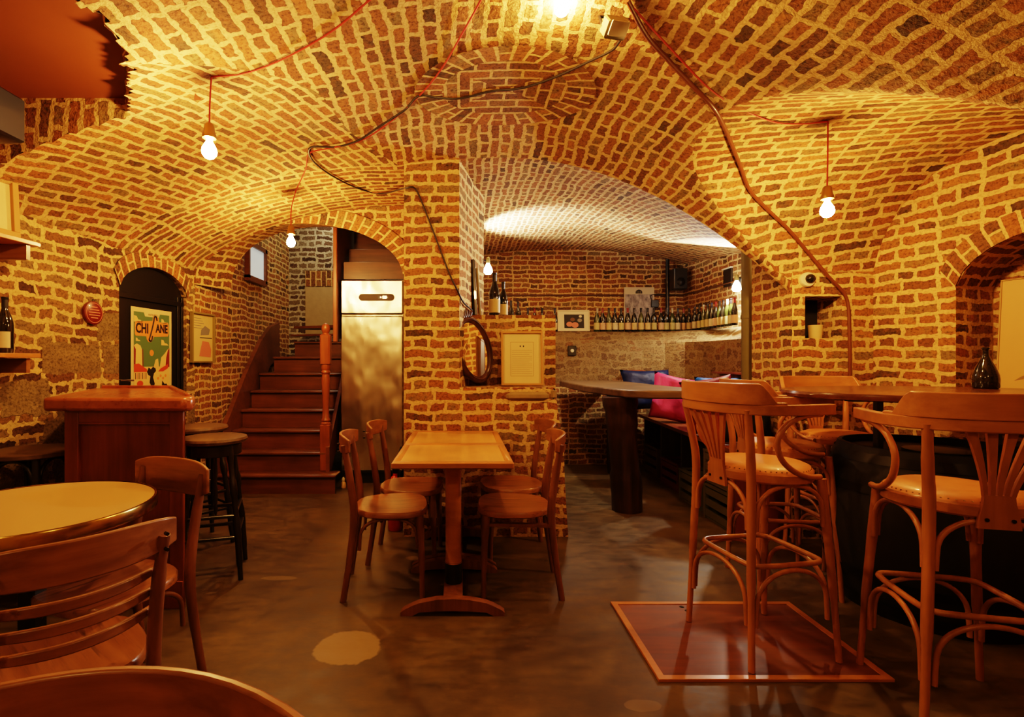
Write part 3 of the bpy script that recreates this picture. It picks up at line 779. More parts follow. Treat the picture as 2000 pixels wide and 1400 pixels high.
# ------------------------------------------------------------ two small square tables pushed together
def cafe_table(label, y0):
    t = thing('cafe_table', label, 'table', (-.04, y0+.285, 0), group='small square honey-coloured tables pushed together')
    MB().box((0, 0, .738), (.52, .49, .026)).build('table_top', W['table'], t)
    ed = MB()
    for c_, d_ in (((0, -.266, .738), (.60, .042, .034)), ((0, .266, .738), (.60, .042, .034)), ((-.28, 0, .738), (.04, .49, .034)), ((.28, 0, .738), (.04, .49, .034))):
        ed.box(c_, d_, ch=.006)
    ed.build('edging', W['tableedge'], t)
    MB().box((0, 0, .705), (.22, .22, .035), ch=.004).build('top_block', W['brown'], t)
    MB().lathe([(.048, .16), (.045, .17), (.043, .2), (.043, .66), (.05, .69)], n=20).build('column', W['tableedge'], t)
    MB().lathe([(.047, .05), (.047, .165)], n=20).build('column_sleeve', M['blackpaint'], t)
    MB().box((0, 0, .035), (.10, .50, .035), ch=.004).build('base_beam', W['brown'], t)
    for sy in (-1, 1):
        poly = [(-.255, 0), (-.255, .018), (-.24, .03), (-.17, .062), (-.08, .08), (0, .084), (.08, .08), (.17, .062), (.24, .03), (.255, .018), (.255, 0),
                (.2, 0), (.165, .018), (.08, .024), (0, .025), (-.08, .024), (-.165, .018), (-.2, 0)]
        m = MB(); n = len(poly)
        # split concave outline in quads between upper and lower edges
        up = poly[:11]; lo = [(-.255, 0), (-.2401, 0), (-.2, 0), (-.165, .018), (-.08, .024), (0, .025), (.08, .024), (.165, .018), (.2, 0), (.2401, 0), (.255, 0)]
        up = [(-.255, .018), (-.24, .03), (-.2, .05), (-.165, .064), (-.08, .08), (0, .084), (.08, .08), (.165, .064), (.2, .05), (.24, .03), (.255, .018)]
        V = []
        for (xu, zu), (xl, zl) in zip(up, lo):
            for yy in (-.022, .022): V += [(xu, sy*.255+yy, zu), (xl, sy*.255+yy, zl)]
        Fs = []
        for i in range(10):
            a, b2 = i*4, i*4+4
            Fs += [(a, b2, b2+2, a+2), (a+1, a+3, b2+3, b2+1), (a, a+1, b2+1, b2), (a+2, b2+2, b2+3, a+3)]
        Fs += [(0, 2, 3, 1), (40, 41, 43, 42)]
        fixn(m.add(V, Fs).build('foot', W['brown'], t))
    return t
cafe_table('small square honey-coloured table nearest the camera, on a single column with arched feet', 2.50)
cafe_table('second small square table pushed behind the first, touching the brick block', 3.072)

# ------------------------------------------------------------ round cream table with brass edge
t = thing('round_table', 'round cream-topped cafe table with a brass edge, lower left', 'table', (-1.465, 1.75, 0))
M['cream'] = plain('cream_laminate', (.62, .40, .15), .35, coat=.2, var=.06, nscale=2)
M['brassedge'] = plain('brass_edge', (.62, .42, .14), .18, metal=1, var=.1)
MB().lathe([(.362, .72), (.362, .7545), (.001, .7550)], n=64).build('table_top', M['cream'], t)
MB().lathe([(.358, .713), (.366, .714), (.370, .718), (.370, .752), (.367, .757), (.360, .7565)], n=64, cap=False).build('brass_edge', M['brassedge'], t)
MB().lathe([(.12, .69), (.12, .72)], n=4).build('top_plate', M['blackpaint'], t)
MB().box((0, 0, .36), (.06, .06, .68), ch=.006).build('column', M['blackpaint'], t)
for k in range(4):
    a = k*pi/2+.5
    MB().bar((0, 0, .035), (cos(a)*.27, sin(a)*.27, .02), .05, .03, ch=.004).build('foot', M['blackpaint'], t)

# ------------------------------------------------------------ counter
t = thing('bar_counter', 'red-brown wooden counter end with a thick moulded top in front of the black door', 'counter', (0, 0, 0))
body = [(-2.0, 2.60), (-1.40, 2.60), (-1.98, 3.46), (-2.36, 3.46)]
MB().prism(body, 0.0, 1.01).build('body', W['redwood'], t)
fr = MB()
fr.box((-1.965, 2.592, .51), (.07, .02, 1.0)); fr.box((-1.435, 2.592, .51), (.07, .02, 1.0))
fr.box((-1.70, 2.592, .975), (.46, .02, .07)); fr.box((-1.70, 2.592, .07), (.60, .026, .14)); fr.box((-1.70, 2.590, .935), (.46, .012, .012))
fr.build('front_frame', W['redwood'], t, bevel=.003)
top = [(-2.075, 2.54), (-1.375, 2.54), (-1.345, 2.575), (-1.40, 2.70), (-1.95, 3.50), (-2.43, 3.50), (-2.46, 3.42)]
MB().prism(top, 1.0, 1.068).build('counter_top', W['redtop'], t, bevel=.016)
ledge = MB()
ins = [(-1.42, 2.66), (-1.965, 3.47), (-2.43, 3.47)]
for a, b2 in zip(ins, ins[1:]): ledge.bar((*a, 1.073), (*b2, 1.073), .022, .024, ch=.004)
ledge.build('raised_lip', W['redtop'], t)

# ------------------------------------------------------------ trapdoor
M['trap'] = wood('trapdoor_boards', (.13, .038, .015), (.23, .072, .028), 0, .55, .8, .04)
t = thing('trapdoor', 'reddish wooden trapdoor with a light frame set in the concrete floor', 'trapdoor')
MB().box((1.23, 2.315, .004), (.86, .60, .010)).build('panel', M['trap'], t)
fr = MB()
fr.box((1.23, 2.006, .006), (.92, .028, .013)); fr.box((1.23, 2.624, .006), (.92, .028, .013))
fr.box((.786, 2.315, .006), (.03, .60, .013)); fr.box((1.675, 2.315, .006), (.03, .60, .013))
fr.build('frame', W['tableedge'], t, bevel=.002)
m_ = MB(); m_.lathe([(.012, .0095), (.011, .0102)], (1.115, 2.585, 0), 10); m_.lathe([(.012, .0095), (.011, .0102)], (1.125, 2.545, 0), 10)
m_.build('finger_holes', M['dark'], t)

# ------------------------------------------------------------ barrel with high round top
M['barrel'] = wood('black_oak', (.007, .0055, .0045), (.018, .012, .009), 2, .6, .8, .0)
M['hoop'] = plain('black_hoop', (.02, .017, .015), .4, metal=.6)
t = thing('wine_barrel', 'big black oak barrel under the high round table on the right', 'barrel', (2.42, 2.64, 0))
prof = [(.385, 0), (.42, .10), (.455, .25), (.47, .41), (.455, .57), (.42, .72), (.385, .82), (.365, .822), (.36, .785), (.001, .785)]
mb = MB(); n = 72; V = []
for i, (r, z) in enumerate(prof):
    for k in range(n):
        a = 2*pi*k/n; rr = r*(1-.006*(k % 3 == 0)) if i < 7 else r; V.append((cos(a)*rr, sin(a)*rr, z))
Fs = [(i*n+k, i*n+(k+1) % n, i*n+n+(k+1) % n, i*n+n+k) for i in range(len(prof)-1) for k in range(n)]
mb.add(V, Fs).build('staves', M['barrel'], t, ang=25)
for z0, z1 in ((.03, .075), (.17, .21), (.60, .64), (.745, .79)):
    rr = lambda z: .385+.085*(1-((z-.41)/.41)**2)+.004
    MB().lathe([(rr(z0), z0), (rr(z1), z1)], n=48, cap=False).build('hoop', M['hoop'], t)
t = thing('high_table', 'high round dark wood table top on black posts above the barrel', 'table', (2.42, 2.62, 0))
M['darktop'] = wood('dark_table_top', (.11, .036, .015), (.20, .07, .027), 0, .25, .8, .4)
MB().lathe([(.70, 1.065), (.715, 1.07), (.72, 1.085), (.715, 1.098), (.705, 1.10), (.001, 1.10)], n=72, sx=1.0, sy=.70).build('table_top', M['darktop'], t)
for x, y in ((-.30, -.02), (.30, -.02)):
    MB().box((x, y, .925), (.032, .032, .28), ch=.003).build('post', M['blackpaint'], t)
MB().box((0, -.02, 1.055), (.9, .06, .02)).build('top_bar', M['blackpaint'], t)
MB().lathe([(.14, .786), (.14, .80), (.12, .803)], (.0, -.02, 0), 28).build('base_plate', M['hoop'], t)

# ------------------------------------------------------------ rustic slab table in the alcove
M['slab'] = wood('rough_dark_slab', (.06, .034, .017), (.19, .11, .05), 0, .5, .5, .15, .8)
M['trunk'] = wood('dark_trunk', (.016, .006, .003), (.075, .025, .009), 2, .4, .6, .25, .9)
t = thing('slab_table', 'rough dark wooden slab table on a tree-trunk leg in the alcove', 'table')
poly = [(1.17, 6.08), (1.15, 5.4), (1.175, 4.8), (1.25, 4.32), (1.34, 4.08), (1.47, 3.98), (1.7, 3.97), (1.88, 4.04), (1.96, 4.25), (1.90, 4.9), (1.86, 5.6), (1.84, 6.12)]
MB().prism([(x+.01*sin(i*9), y+.012*sin(i*5)) for i, (x, y) in enumerate(poly)], .955, 1.02).build('slab', M['slab'], t, bevel=.012)
pts = [(1.395, 4.30, 0), (1.39, 4.30, .18), (1.375, 4.30, .4), (1.36, 4.31, .62), (1.35, 4.31, .8), (1.335, 4.31, .957)]
fixn(MB().tube(smooth_path(pts, 4), [.125, .13, .115, .118, .13, .145], 14).build('trunk_leg', M['trunk'], t, ang=60))
pts = [(1.76, 5.72, 0), (1.74, 5.72, .5), (1.76, 5.72, .957)]
MB().tube(smooth_path(pts, 4), [.12, .11, .12], 12).build('trunk_leg', M['trunk'], t, ang=60)

# ------------------------------------------------------------ storage bench along the alcove's right side
M['benchw'] = wood('bench_board', (.20, .055, .02), (.32, .10, .035), 1, .35, .8, .3)
M['benchd'] = wood('bench_divider', (.06, .045, .025), (.11, .08, .04), 2, .6, .8, 0)
M['benchr'] = wood('bench_end', (.13, .022, .014), (.20, .04, .02), 2, .4, .8, .2)
t = thing('storage_bench', 'long wooden storage bench with a red end panel and open compartments along the alcove wall', 'bench')
seat = [(2.12, 6.12), (1.93, 3.62), (2.31, 3.62), (2.31, 4.32), (2.70, 4.40), (2.70, 5.6), (2.45, 6.05)]
MB().prism(seat, .585, .62).build('seat_board', M['benchw'], t, bevel=.004)
MB().box((2.13, 3.64, .293), (.36, .03, .585)).build('end_panel', M['benchr'], t)
for Y in (4.18, 4.75, 5.35, 5.95):
    x0 = 1.95+(Y-3.62)*.076
    MB().box((x0+.14, Y, .293), (.26, .03, .585)).build('divider', M['benchd'], t)
MB().bar((2.72, 4.34, 1.13), (2.72, 5.45, 1.13), .10, .02).build('back_rail', M['benchw'], t)
MB().bar((1.98, 6.17, 1.13), (2.2, 6.17, 1.13), .10, .02).build('back_rail', M['benchw'], t)
def crate(name, label, c_, d_, mat, rz=0, group='crates stored under the alcove bench'):
    t = thing(name, label, 'crate', c_, rz, group)
    x, y, z = d_; m_ = MB()
    m_.box((0, 0, .008), (x, y, .016))
    for s_ in (-1, 1):
        for zz in (.18, .5, .82): m_.box((s_*x/2, 0, z*zz), (.012, y, z*.2))
        for zz in (.18, .5, .82): m_.box((0, s_*y/2, z*zz), (x, .012, z*.2))
        for s2 in (-1, 1): m_.box((s_*(x/2-.006), s2*(y/2-.006), z/2), (.03, .03, z))
    m_.build('crate_shell', mat, t)
    r = MB()
    for s_ in (-1, 1): r.box((s_*x/2, 0, z), (.026, y+.02, .018)); r.box((0, s_*y/2, z), (x+.02, .026, .018))
    r.build('rim', mat, t)
    return t
M['cgreen'] = plain('green_crate', (.13, .12, .055), .5); M['cgrey'] = plain('grey_crate', (.16, .13, .075), .5)
M['cred'] = plain('red_crate', (.16, .03, .015), .5); M['cbrown'] = plain('cardboard', (.14, .08, .035), .8)
crate('bottle_crate', 'green-grey plastic crate under the bench, upper of the stack nearest the camera', (2.08, 3.92, .29), (.24, .38, .25), M['cgrey'])
crate('bottle_crate', 'dark green plastic crate under the bench, lower of the stack nearest the camera', (2.08, 3.92, .0), (.24, .38, .27), M['cgreen'])
crate('bottle_crate', 'green crate under the middle of the alcove bench', (2.12, 4.47, 0), (.24, .40, .27), M['cgreen'])
crate('bottle_crate', 'dark red crate under the alcove bench beyond the trunk leg', (2.18, 5.05, 0), (.24, .40, .26), M['cred'])
crate('bottle_crate', 'brown crate under the far end of the alcove bench', (2.22, 5.65, 0), (.24, .38, .3), M['cbrown'])
# cushions
def cushion(label, loc, rx, rz, mat, s_=(.46, .46, .14), group='cushions heaped on the alcove bench', ry=0):
    m_ = MB(); n = 14; V = []; Fs = []
    rnd = random.Random(label)
    ph = [rnd.random()*6 for _ in range(6)]
    for side in (1, -1):
        for j in range(n+1):
            for i in range(n+1):
                u, v = i/n*2-1, j/n*2-1
                e = max(0, (1-u**4)*(1-v**4))**.45
                pinch = 1-.07*(1-abs(v)**2)*(abs(u)**3)
                pv = 1-.07*(1-abs(u)**2)*(abs(v)**3)
                h = e*(1+.16*sin(7*u+3*v+ph[0])*sin(5*v-2*u+ph[1])+.08*sin(13*u+ph[2])*sin(11*v+ph[3]))
                V.append((u*s_[0]/2*pinch, v*s_[1]/2*pv, side*h*s_[2]/2))
    o_ = (n+1)**2
    for j in range(n):
        for i in range(n):
            a = j*(n+1)+i; Fs.append((a, a+1, a+n+2, a+n+1)); Fs.append((o_+a, o_+a+n+1, o_+a+n+2, o_+a+1))
    edge = [i for i in range(n+1)]
    o = m_.add(V, Fs).build('cushion', mat, None, ang=80)
    import bmesh
    bm = bmesh.new(); bm.from_mesh(o.data); bmesh.ops.remove_doubles(bm, verts=bm.verts, dist=.002); bm.to_mesh(o.data); bm.free(); o.data.shade_smooth()
    o.location = loc; o.rotation_euler = (rx, ry, rz); return tag(o, label, 'cushion', group)
def satin(n, c_): return plain(n, c_, .5, var=.25, nscale=9, bstr=.7, Specular_IOR_Level=.2)
cushion('dark navy blue cushion lying against the far alcove wall', (2.12, 5.78, .93), radians(68), radians(12), satin('navy_satin', (.008, .014, .06)), (.62, .48, .15))
cushion('bright pink crinkled satin cushion standing on the bench', (2.22, 5.28, .86), radians(72), radians(-8), satin('pink_satin', (.52, .05, .17)), (.50, .50, .17), ry=radians(12))
cushion('dark crimson cushion on the bench in front of the pink one', (2.33, 4.78, .86), radians(75), radians(-14), satin('crimson_satin', (.17, .010, .018)), (.46, .48, .16), ry=radians(-10))
cushion('blue and black cushion propped behind the crimson one', (2.50, 4.95, .92), radians(74), radians(-20), satin('blue_satin', (.012, .09, .36)), (.44, .36, .13))
cushion('red cushion wedged in the corner behind the near bar armchair', (2.13, 4.32, .82), radians(72), radians(-20), satin('red_satin', (.22, .014, .016)), (.38, .40, .15))
cushion('black cushion on the near end of the bench beside the brick pier', (2.14, 3.86, .82), radians(76), radians(-5), satin('black_satin', (.010, .009, .010)), (.38, .38, .16))
# ------------------------------------------------------------ helpers for flat framed things
def plane_M(o, u, n):
    """matrix with local x along u (horizontal), y up, z along n"""
    u = Vector(u).normalized(); n = Vector(n).normalized(); v = n.cross(u)
    m_ = Matrix((u, v, n)).transposed().to_4x4(); m_.translation = Vector(o); return m_
def flat(name, poly, mat, parent, Mx, h=0.0, t=.0008, **k):
    m_ = MB(); n = len(poly)
    V = [Mx @ Vector((x, y, h)) for x, y in poly]+[Mx @ Vector((x, y, h+t)) for x, y in poly]
    m_.add(V, [tuple(range(n-1, -1, -1)), tuple(range(n, 2*n))]+[(i, (i+1) % n, n+(i+1) % n, n+i) for i in range(n)])
    return m_.build(name, mat, parent, ang=0, **k)
def rect(x0, y0, x1, y1): return [(x0, y0), (x1, y0), (x1, y1), (x0, y1)]
def circ(cx, cy, r, n=24, sy=1): return [(cx+cos(2*pi*k/n)*r, cy+sin(2*pi*k/n)*r*sy) for k in range(n)]
def frame_part(name, w, h, fw, depth, mat, parent, Mx, h0=0):
    m_ = MB()
    def bx(x0, y0, x1, y1):
        b_ = MB().box(((x0+x1)/2, (y0+y1)/2, h0+depth/2), (x1-x0, y1-y0, depth), ch=.002)
        m_.add([Mx @ Vector(v) for v in b_.v], b_.f)
    bx(0, 0, w, fw); bx(0, h-fw, w, h); bx(0, fw, fw, h-fw); bx(w-fw, fw, w, h-fw)
    return m_.build(name, mat, parent, ang=0)
def col(name, c_, r=.6): return plain('c_'+name, c_, r, var=.05)
K = {k: col(k, v) for k, v in {
    'paper': (.62, .50, .28), 'green': (.09, .17, .07), 'ink': (.015, .012, .01), 'orange': (.72, .26, .07), 'sand': (.70, .48, .20),
    'red': (.55, .07, .03), 'darkred': (.20, .02, .015), 'white': (.70, .62, .45), 'cream': (.66, .50, .24), 'pink': (.62, .22, .16),
    'grey': (.25, .22, .19), 'brown': (.15, .07, .03), 'olive': (.25, .19, .06), 'frame': (.50, .26, .08), 'mat': (.68, .54, .28),
    'map': (.60, .38, .14), 'mapline': (.30, .17, .06), 'skygrey': (.42, .38, .38), 'gold': (.55, .36, .10)}.items()}

# ------------------------------------------------------------ black door with the poster
t = thing('door_1', 'black arched cellar door', 'door'); t['kind'] = 'structure'; del t['label']; del t['category']
def dpt(Y, z, off=0): return Vector((XL(Y)-.045+off, Y, z))
uD = (dpt(4.48, 0)-dpt(3.7, 0)).normalized(); nD = Vector((1, -.09, 0)).normalized()
MD = plane_M(dpt(3.70, 0), uD, nD); w_ = (dpt(4.48, 0)-dpt(3.7, 0)).length
dtop = lambda x: 1.80+.19*max(0, 1-((x-w_/2)/(w_/2))**2)**.62
flat('door_leaf', [(.0, 0), (w_, 0)]+[(w_*(1-k/16), dtop(w_*(1-k/16))) for k in range(17)], M['blackpaint'], t, MD, 0, .006)
m_ = MB()
for x0, y0, x1, y1 in ((w_-.085, 0, w_-.05, 1.8), (w_-.03, 0, w_-.004, 1.8), (.0, 1.72, w_, 1.76)):
    b_ = MB().box(((x0+x1)/2, (y0+y1)/2, .014), (x1-x0, y1-y0, .02), ch=.003); m_.add([MD @ Vector(v) for v in b_.v], b_.f)
m_.build('door_moulding', M['blackpaint'], t, ang=0)
m_ = MB(); m_.tube([MD @ Vector((.02, 1.11, .02)), MD @ Vector((.02, 1.11, .05)), MD @ Vector((.14, 1.105, .05))], .007, 8)
M['chrome'] = plain('bright_metal', (.7, .66, .6), .25, metal=1)
m_.build('door_handle', M['chrome'], t)
t = thing('poster', 'tall green and orange illustrated poster reading CHICANE on the black door', 'poster')
MP = plane_M(dpt(3.86, 1.00, .012), uD, nD)
PW, PH = .47, .665
flat('paper_sheet', rect(0, 0, PW, PH), K['paper'], t, MP)
h1, h2, h3, h4 = .0012, .0022, .0032, .0042
flat('sky', rect(.03, .03, PW-.03, PH-.035), K['green'], t, MP, h1)
flat('title_tab', [(.15, PH-.065), (.31, PH-.065), (.325, PH-.03), (.135, PH-.03)], K['paper'], t, MP, h2)
for x0, y0, s_ in ((.03, .55, 1), (.34, .555, .8), (.34, .38, .9), (.05, .405, .5)):
    flat('cloud', [(x0, y0), (x0+.10*s_, y0), (x0+.07*s_, y0+.018*s_), (x0+.045*s_, y0+.02*s_), (x0+.03*s_, y0+.045*s_), (x0, y0+.05*s_)], K['sand'], t, MP, h2)
flat('title_panel', [(.05, .445), (.165, .445), (.17, .42), (.19, .40), (.22, .40), (.24, .42), (.25, .445), (.42, .455), (.43, .475), (.43, .555), (.42, .57),
                     (.31, .565), (.31, .60), (.29, .625), (.26, .625), (.24, .60), (.235, .57), (.05, .555), (.04, .54), (.04, .46)], K['orange'], t, MP, h2)
TM = lambda x, y, h=h3: MP @ Matrix.Translation((x, y, h))
text_part('lettering', 'CHI', .105, K['ink'], t, TM(.118, .502), bold=.004, width=.80)
text_part('lettering', 'ANE', .092, K['ink'], t, TM(.345, .510), bold=.004, width=.80)
text_part('lettering', 'FESTIVAL', .022, K['brown'], t, TM(.23, PH-.05))
sC = smooth_path([(.285, .575, 0), (.275, .605, 0), (.255, .60, 0), (.245, .56, 0), (.225, .50, 0), (.205, .445, 0), (.195, .42, 0), (.21, .408, 0), (.225, .42, 0), (.232, .45, 0)], 5)
MB().tube([MP @ Vector((p.x, p.y, h3+.001)) for p in sC], .0065, 6).build('long_letter_c', K['ink'], t, ang=60)
flat('sun', circ(.225, .315, .024), K['orange'], t, MP, h2)
for poly, c_ in (([(.03, .20), (.03, .37), (.06, .385), (.10, .37), (.115, .34), (.12, .20)], 'sand'), ([(.03, .2), (.03, .37), (.05, .34), (.045, .2)], 'darkred'),
                 ([(.115, .34), (.13, .345), (.135, .2), (.12, .2)], 'brown'), ([(.25, .2), (.27, .26), (.30, .27), (.31, .2)], 'sand'),
                 ([(.32, .2), (.34, .28), (.38, .31), (.41, .34), (.44, .36), (.44, .2)], 'sand'), ([(.39, .2), (.40, .28), (.42, .34), (.44, .36), (.44, .2)], 'darkred')):
    flat('rock', poly, K[c_], t, MP, h2+.0003*(c_ != 'sand'))
flat('ground', rect(.03, .03, PW-.03, .205), K['sand'], t, MP, h2)
flat('tent_roof', [(.03, .165), (.03, .225), (.08, .232), (.17, .185), (.17, .165)], K['red'], t, MP, h3)
flat('tent_roof', [(.30, .165), (.33, .19), (.42, .225), (.42, .19), (.36, .165)], K['red'], t, MP, h3)
for i in range(7): flat('post', rect(.042+i*.019, .11, .050+i*.019, .16), K['pink' if i % 2 else 'brown'], t, MP, h3)
flat('dark_figure', [(.17, .165), (.19, .20), (.215, .185), (.24, .205), (.27, .19), (.275, .17), (.25, .15), (.24, .12), (.26, .07), (.25, .045), (.22, .05), (.20, .08), (.21, .13), (.185, .14)], K['ink'], t, MP, h3)
flat('red_hat', circ(.095, .075, .034, 16, .7), K['red'], t, MP, h3)
flat('dark_shape', [(.06, .035), (.13, .035), (.12, .06), (.07, .06)], K['ink'], t, MP, h4)
flat('dark_shape', [(.345, .05), (.42, .04), (.40, .065), (.38, .06), (.35, .09)], K['ink'], t, MP, h3)
for i in range(4): flat('orange_shape', circ(.30+.03*i, .11+.02*(i % 2), .012, 10), K['orange'], t, MP, h3)
# framed print right of the door
uW = (Vector((-2.389, 4.6, 0))-Vector((XL(4.5), 4.5, 0))).normalized()
t = thing('framed_print', 'narrow framed print hanging on the wall right of the black door', 'picture')
MF = plane_M((XL(4.52)+.006, 4.515, 1.235), (uW.x*.9, uW.y, 0), (uW.y, -uW.x*.9, 0)); fw_, fh_ = .36, .455
flat('print_sheet', rect(.01, .01, fw_-.01, fh_-.01), K['cream'], t, MF, .006)
frame_part('frame', fw_, fh_, .016, .03, K['olive'], t, MF)
flat('drawing', [(.15, .25), (.28, .26), (.30, .31), (.22, .34), (.16, .30)], K['grey'], t, MF, .008)
flat('drawing', [(.13, .06), (.31, .05), (.32, .12), (.28, .19), (.18, .20), (.15, .12)], K['pink'], t, MF, .008)
flat('drawing', rect(.14, .225, .33, .232), K['ink'], t, MF, .008)
for i in range(5): flat('text_line', rect(.05, .40-.022*i, .16+.02*(i % 3), .405-.022*i), K['grey'], t, MF, .008)
# round red plaque
Yp = 3.45; t = thing('wall_plaque', 'small round dark red plaque on the stone wall left of the door', 'plaque')
MQ = plane_M((XL(Yp)+.004, Yp, 1.574), uD, nD)
def disc(name, r, t0, t1, mat, par):
    m_ = MB().lathe([(r, t0), (r, t1-.003), (r-.004, t1), (.001, t1)], n=36); m_.v = [tuple(MQ @ Vector(v)) for v in m_.v]; return fixn(m_.build(name, mat, par))
M['oxred'] = plain('oxblood_enamel', (.16, .018, .012), .35, coat=.3)
disc('disc', .078, 0, .022, M['oxred'], t)
m_ = MB().tube([MQ @ Vector((cos(2*pi*k/36)*.066, sin(2*pi*k/36)*.066, .022)) for k in range(36)], .0022, 6, closed=True); m_.build('rim_line', K['pink'], t)
for i, l in enumerate((.05, .08, .095, .09, .06)): flat('relief_line', rect(-l/2, .036-.018*i, l/2, .042-.018*i), K['pink'], t, MQ, .022, .001)
m_ = MB().tube([MQ @ Vector((cos(2*pi*k/12)*.008, .085+sin(2*pi*k/12)*.008, .012)) for k in range(12)], .002, 6, closed=True); m_.build('hanging_ring', M['hoop'], t)
# shelves on the left wall
for nm, z, lab in ((0, 1.885, 'upper wooden wall shelf at the left edge, carrying a framed picture'), (1, 1.268, 'lower wooden wall shelf at the left edge, carrying a wine bottle')):
    t = thing('wall_shelf', lab, 'shelf', group='wooden shelves on the left wall')
    MB().prism([(-2.60, 2.2), (-2.375, 2.2), (-2.345, 2.86), (-2.545, 2.86)], z, z+.024).build('shelf_board', W['tableedge'], t, bevel=.003)
    MB().box((-2.46, 2.80, z-.042), (.19, .025, .08)).build('bracket', W['brownh'], t)
t = thing('framed_picture', 'wood-framed picture with cream mount standing on the upper left shelf', 'picture')
MF = plane_M((-2.46, 2.40, 1.912), (.09, 1, .0), (1, -.09, .0)); fw_, fh_ = .40, .44
MF = MF @ Matrix.Rotation(radians(-3), 4, 'X')
flat('backing', rect(.01, .01, fw_-.01, fh_-.01), K['mat'], t, MF, .004)
frame_part('frame', fw_, fh_, .035, .024, K['frame'], t, MF)
flat('photo', rect(.10, .10, .27, .34), K['darkred'], t, MF, .0055)
for i, (x, y, r, c_) in enumerate(((.13, .30, .03, 'ink'), (.2, .26, .04, 'cream'), (.24, .2, .03, 'pink'), (.17, .16, .04, 'orange'), (.22, .31, .025, 'white'))):
    flat('photo_detail', circ(x, y, r, 9), K[c_], t, MF, .0068)
# speaker under the hatch board
t = thing('loudspeaker', 'black loudspeaker hanging below the hatch board at the top left edge', 'speaker')
MB().box((-2.09, 2.22, 2.325), (.26, .18, .20), ch=.01).build('cabinet', M['blackpaint'], t)
MB().lathe([(.06, 0), (.055, .006), (.02, -.01), (.001, -.012)], (0, 0, 0), 20).build('cone', M['hoop'], t).matrix_local = Matrix.Translation((-2.09, 2.128, 2.31)) @ Matrix.Rotation(pi/2, 4, 'X')
MB().box((-2.09, 2.25, 2.50), (.03, .03, .17)).build('bracket', M['hoop'], t)

# ------------------------------------------------------------ bottles
M['glassdark'] = plain('dark_bottle_glass', (.012, .010, .006), .08, coat=.6, var=.1)
M['glassgreen'] = plain('green_bottle_glass', (.045, .055, .012), .08, coat=.6, var=.1)
LBL = [plain('label_%d' % i, c_, .6, var=.08, nscale=40) for i, c_ in enumerate(((.58, .44, .22), (.66, .56, .38), (.52, .44, .20), (.62, .40, .26)))]
CAP = [plain('capsule_%d' % i, c_, .4) for i, c_ in enumerate(((.02, .015, .015), (.22, .02, .015), (.45, .38, .28), (.03, .03, .06)))]
BP = [(.034, 0), (.0375, .006), (.038, .15), (.036, .17), (.026, .205), (.0155, .232), (.0135, .25), (.0135, .285), (.0152, .288), (.0152, .298), (.012, .30), (.001, .30)]
BX = [(.034, 0), (.037, .006), (.037, .185), (.033, .203), (.018, .22), (.0145, .235), (.0135, .285), (.0152, .288), (.0152, .298), (.012, .30), (.001, .30)]
def bottle(label, loc, s_=1.0, prof=BP, glass=None, lbl=0, cap=0, group=None, lz=(.028, .115), rz=0):
    t = thing('wine_bottle', label, 'bottle', loc, rz, group)
    MB().lathe([(r*s_, z*s_) for r, z in prof], n=20).build('glass_body', glass or M['glassdark'], t, ang=60)
    if lbl is not None:
        m_ = MB(); V = []; rr = prof[2][0]*s_+.0006
        for k in range(13):
            a = -pi/2-1.35+2.7*k/12
            for z in lz: V.append((cos(a)*rr, sin(a)*rr, z*s_))
        m_.add(V, [(2*k, 2*k+2, 2*k+3, 2*k+1) for k in range(12)]).build('paper_label', LBL[lbl], t)
    if cap is not None: MB().lathe([(.0150*s_, .244*s_), (.0146*s_, .286*s_), (.0162*s_, .288*s_), (.0162*s_, .3005*s_), (.001, .302*s_)], n=14).build('capsule', CAP[cap], t)
    return t
ORD = ['first', 'second', 'third', 'fourth', 'fifth', 'sixth', 'seventh', 'eighth', 'ninth', 'tenth', 'eleventh', 'twelfth', 'thirteenth', 'fourteenth',
       'fifteenth', 'sixteenth', 'seventeenth', 'eighteenth', 'nineteenth', 'twentieth', 'twenty-first', 'twenty-second', 'twenty-third', 'twenty-fourth',
       'twenty-fifth', 'twenty-sixth', 'twenty-seventh', 'twenty-eighth']
GR = 'wine bottles in a row on the alcove ledge'
protos = {}
specs = []
xs = [1165, 1177, 1189, 1201, 1213, 1226, 1238.5, 1252, 1265, 1277, 1291, 1301, 1313, 1324, 1335, 1346, 1357, 1366, 1374, 1382, 1390, 1398, 1405.5, 1413, 1420.5, 1428, 1435]
for i, px in enumerate(xs):
    r_ = (px-CX)/F
    Y = 6.50 if px < 1318 else 0
    if not Y:
        Y = min(6.50, 2.87/r_)
        if px < 1335: Y = 6.5-(px-1318)*.003
    specs.append((r_*Y, Y))
kinds = [(M['glassdark'], 0, 0), (M['glassdark'], 1, 3), (M['glassgreen'], 2, 2), (M['glassdark'], 3, 1), (M['glassgreen'], 0, 0), (M['glassdark'], 2, 0)]
order = [2, 3, 4, 1, 5, 3, 0, 4, 0, 5, 3, 5, 2, 1, 3, 0, 1, 5, 2, 4, 1, 3, 4, 0, 2, 4, 3]
for i, ((x, y), k) in enumerate(zip(specs, order)):
    lab = '%s wine bottle from the left in the row on the alcove ledge' % ORD[i]
    if k in protos: s = dup(protos[k], lab, (x, y, 1.621), 0, GR)
    else:
        g, l, c_ = kinds[k]; s = protos[k] = bottle(lab, (x, y, 1.62), 1.0, BP if k != 5 else BX, g, l, c_, GR)
    s.rotation_euler = (0, radians(2) if i == 0 else 0, -atan2(x, y)+.2*sin(i*3))
    s.scale = (.84, .84, .98) if i > 12 else (.95, .95, 1)
GS = 'small bottles at the back of the pillar ledge'
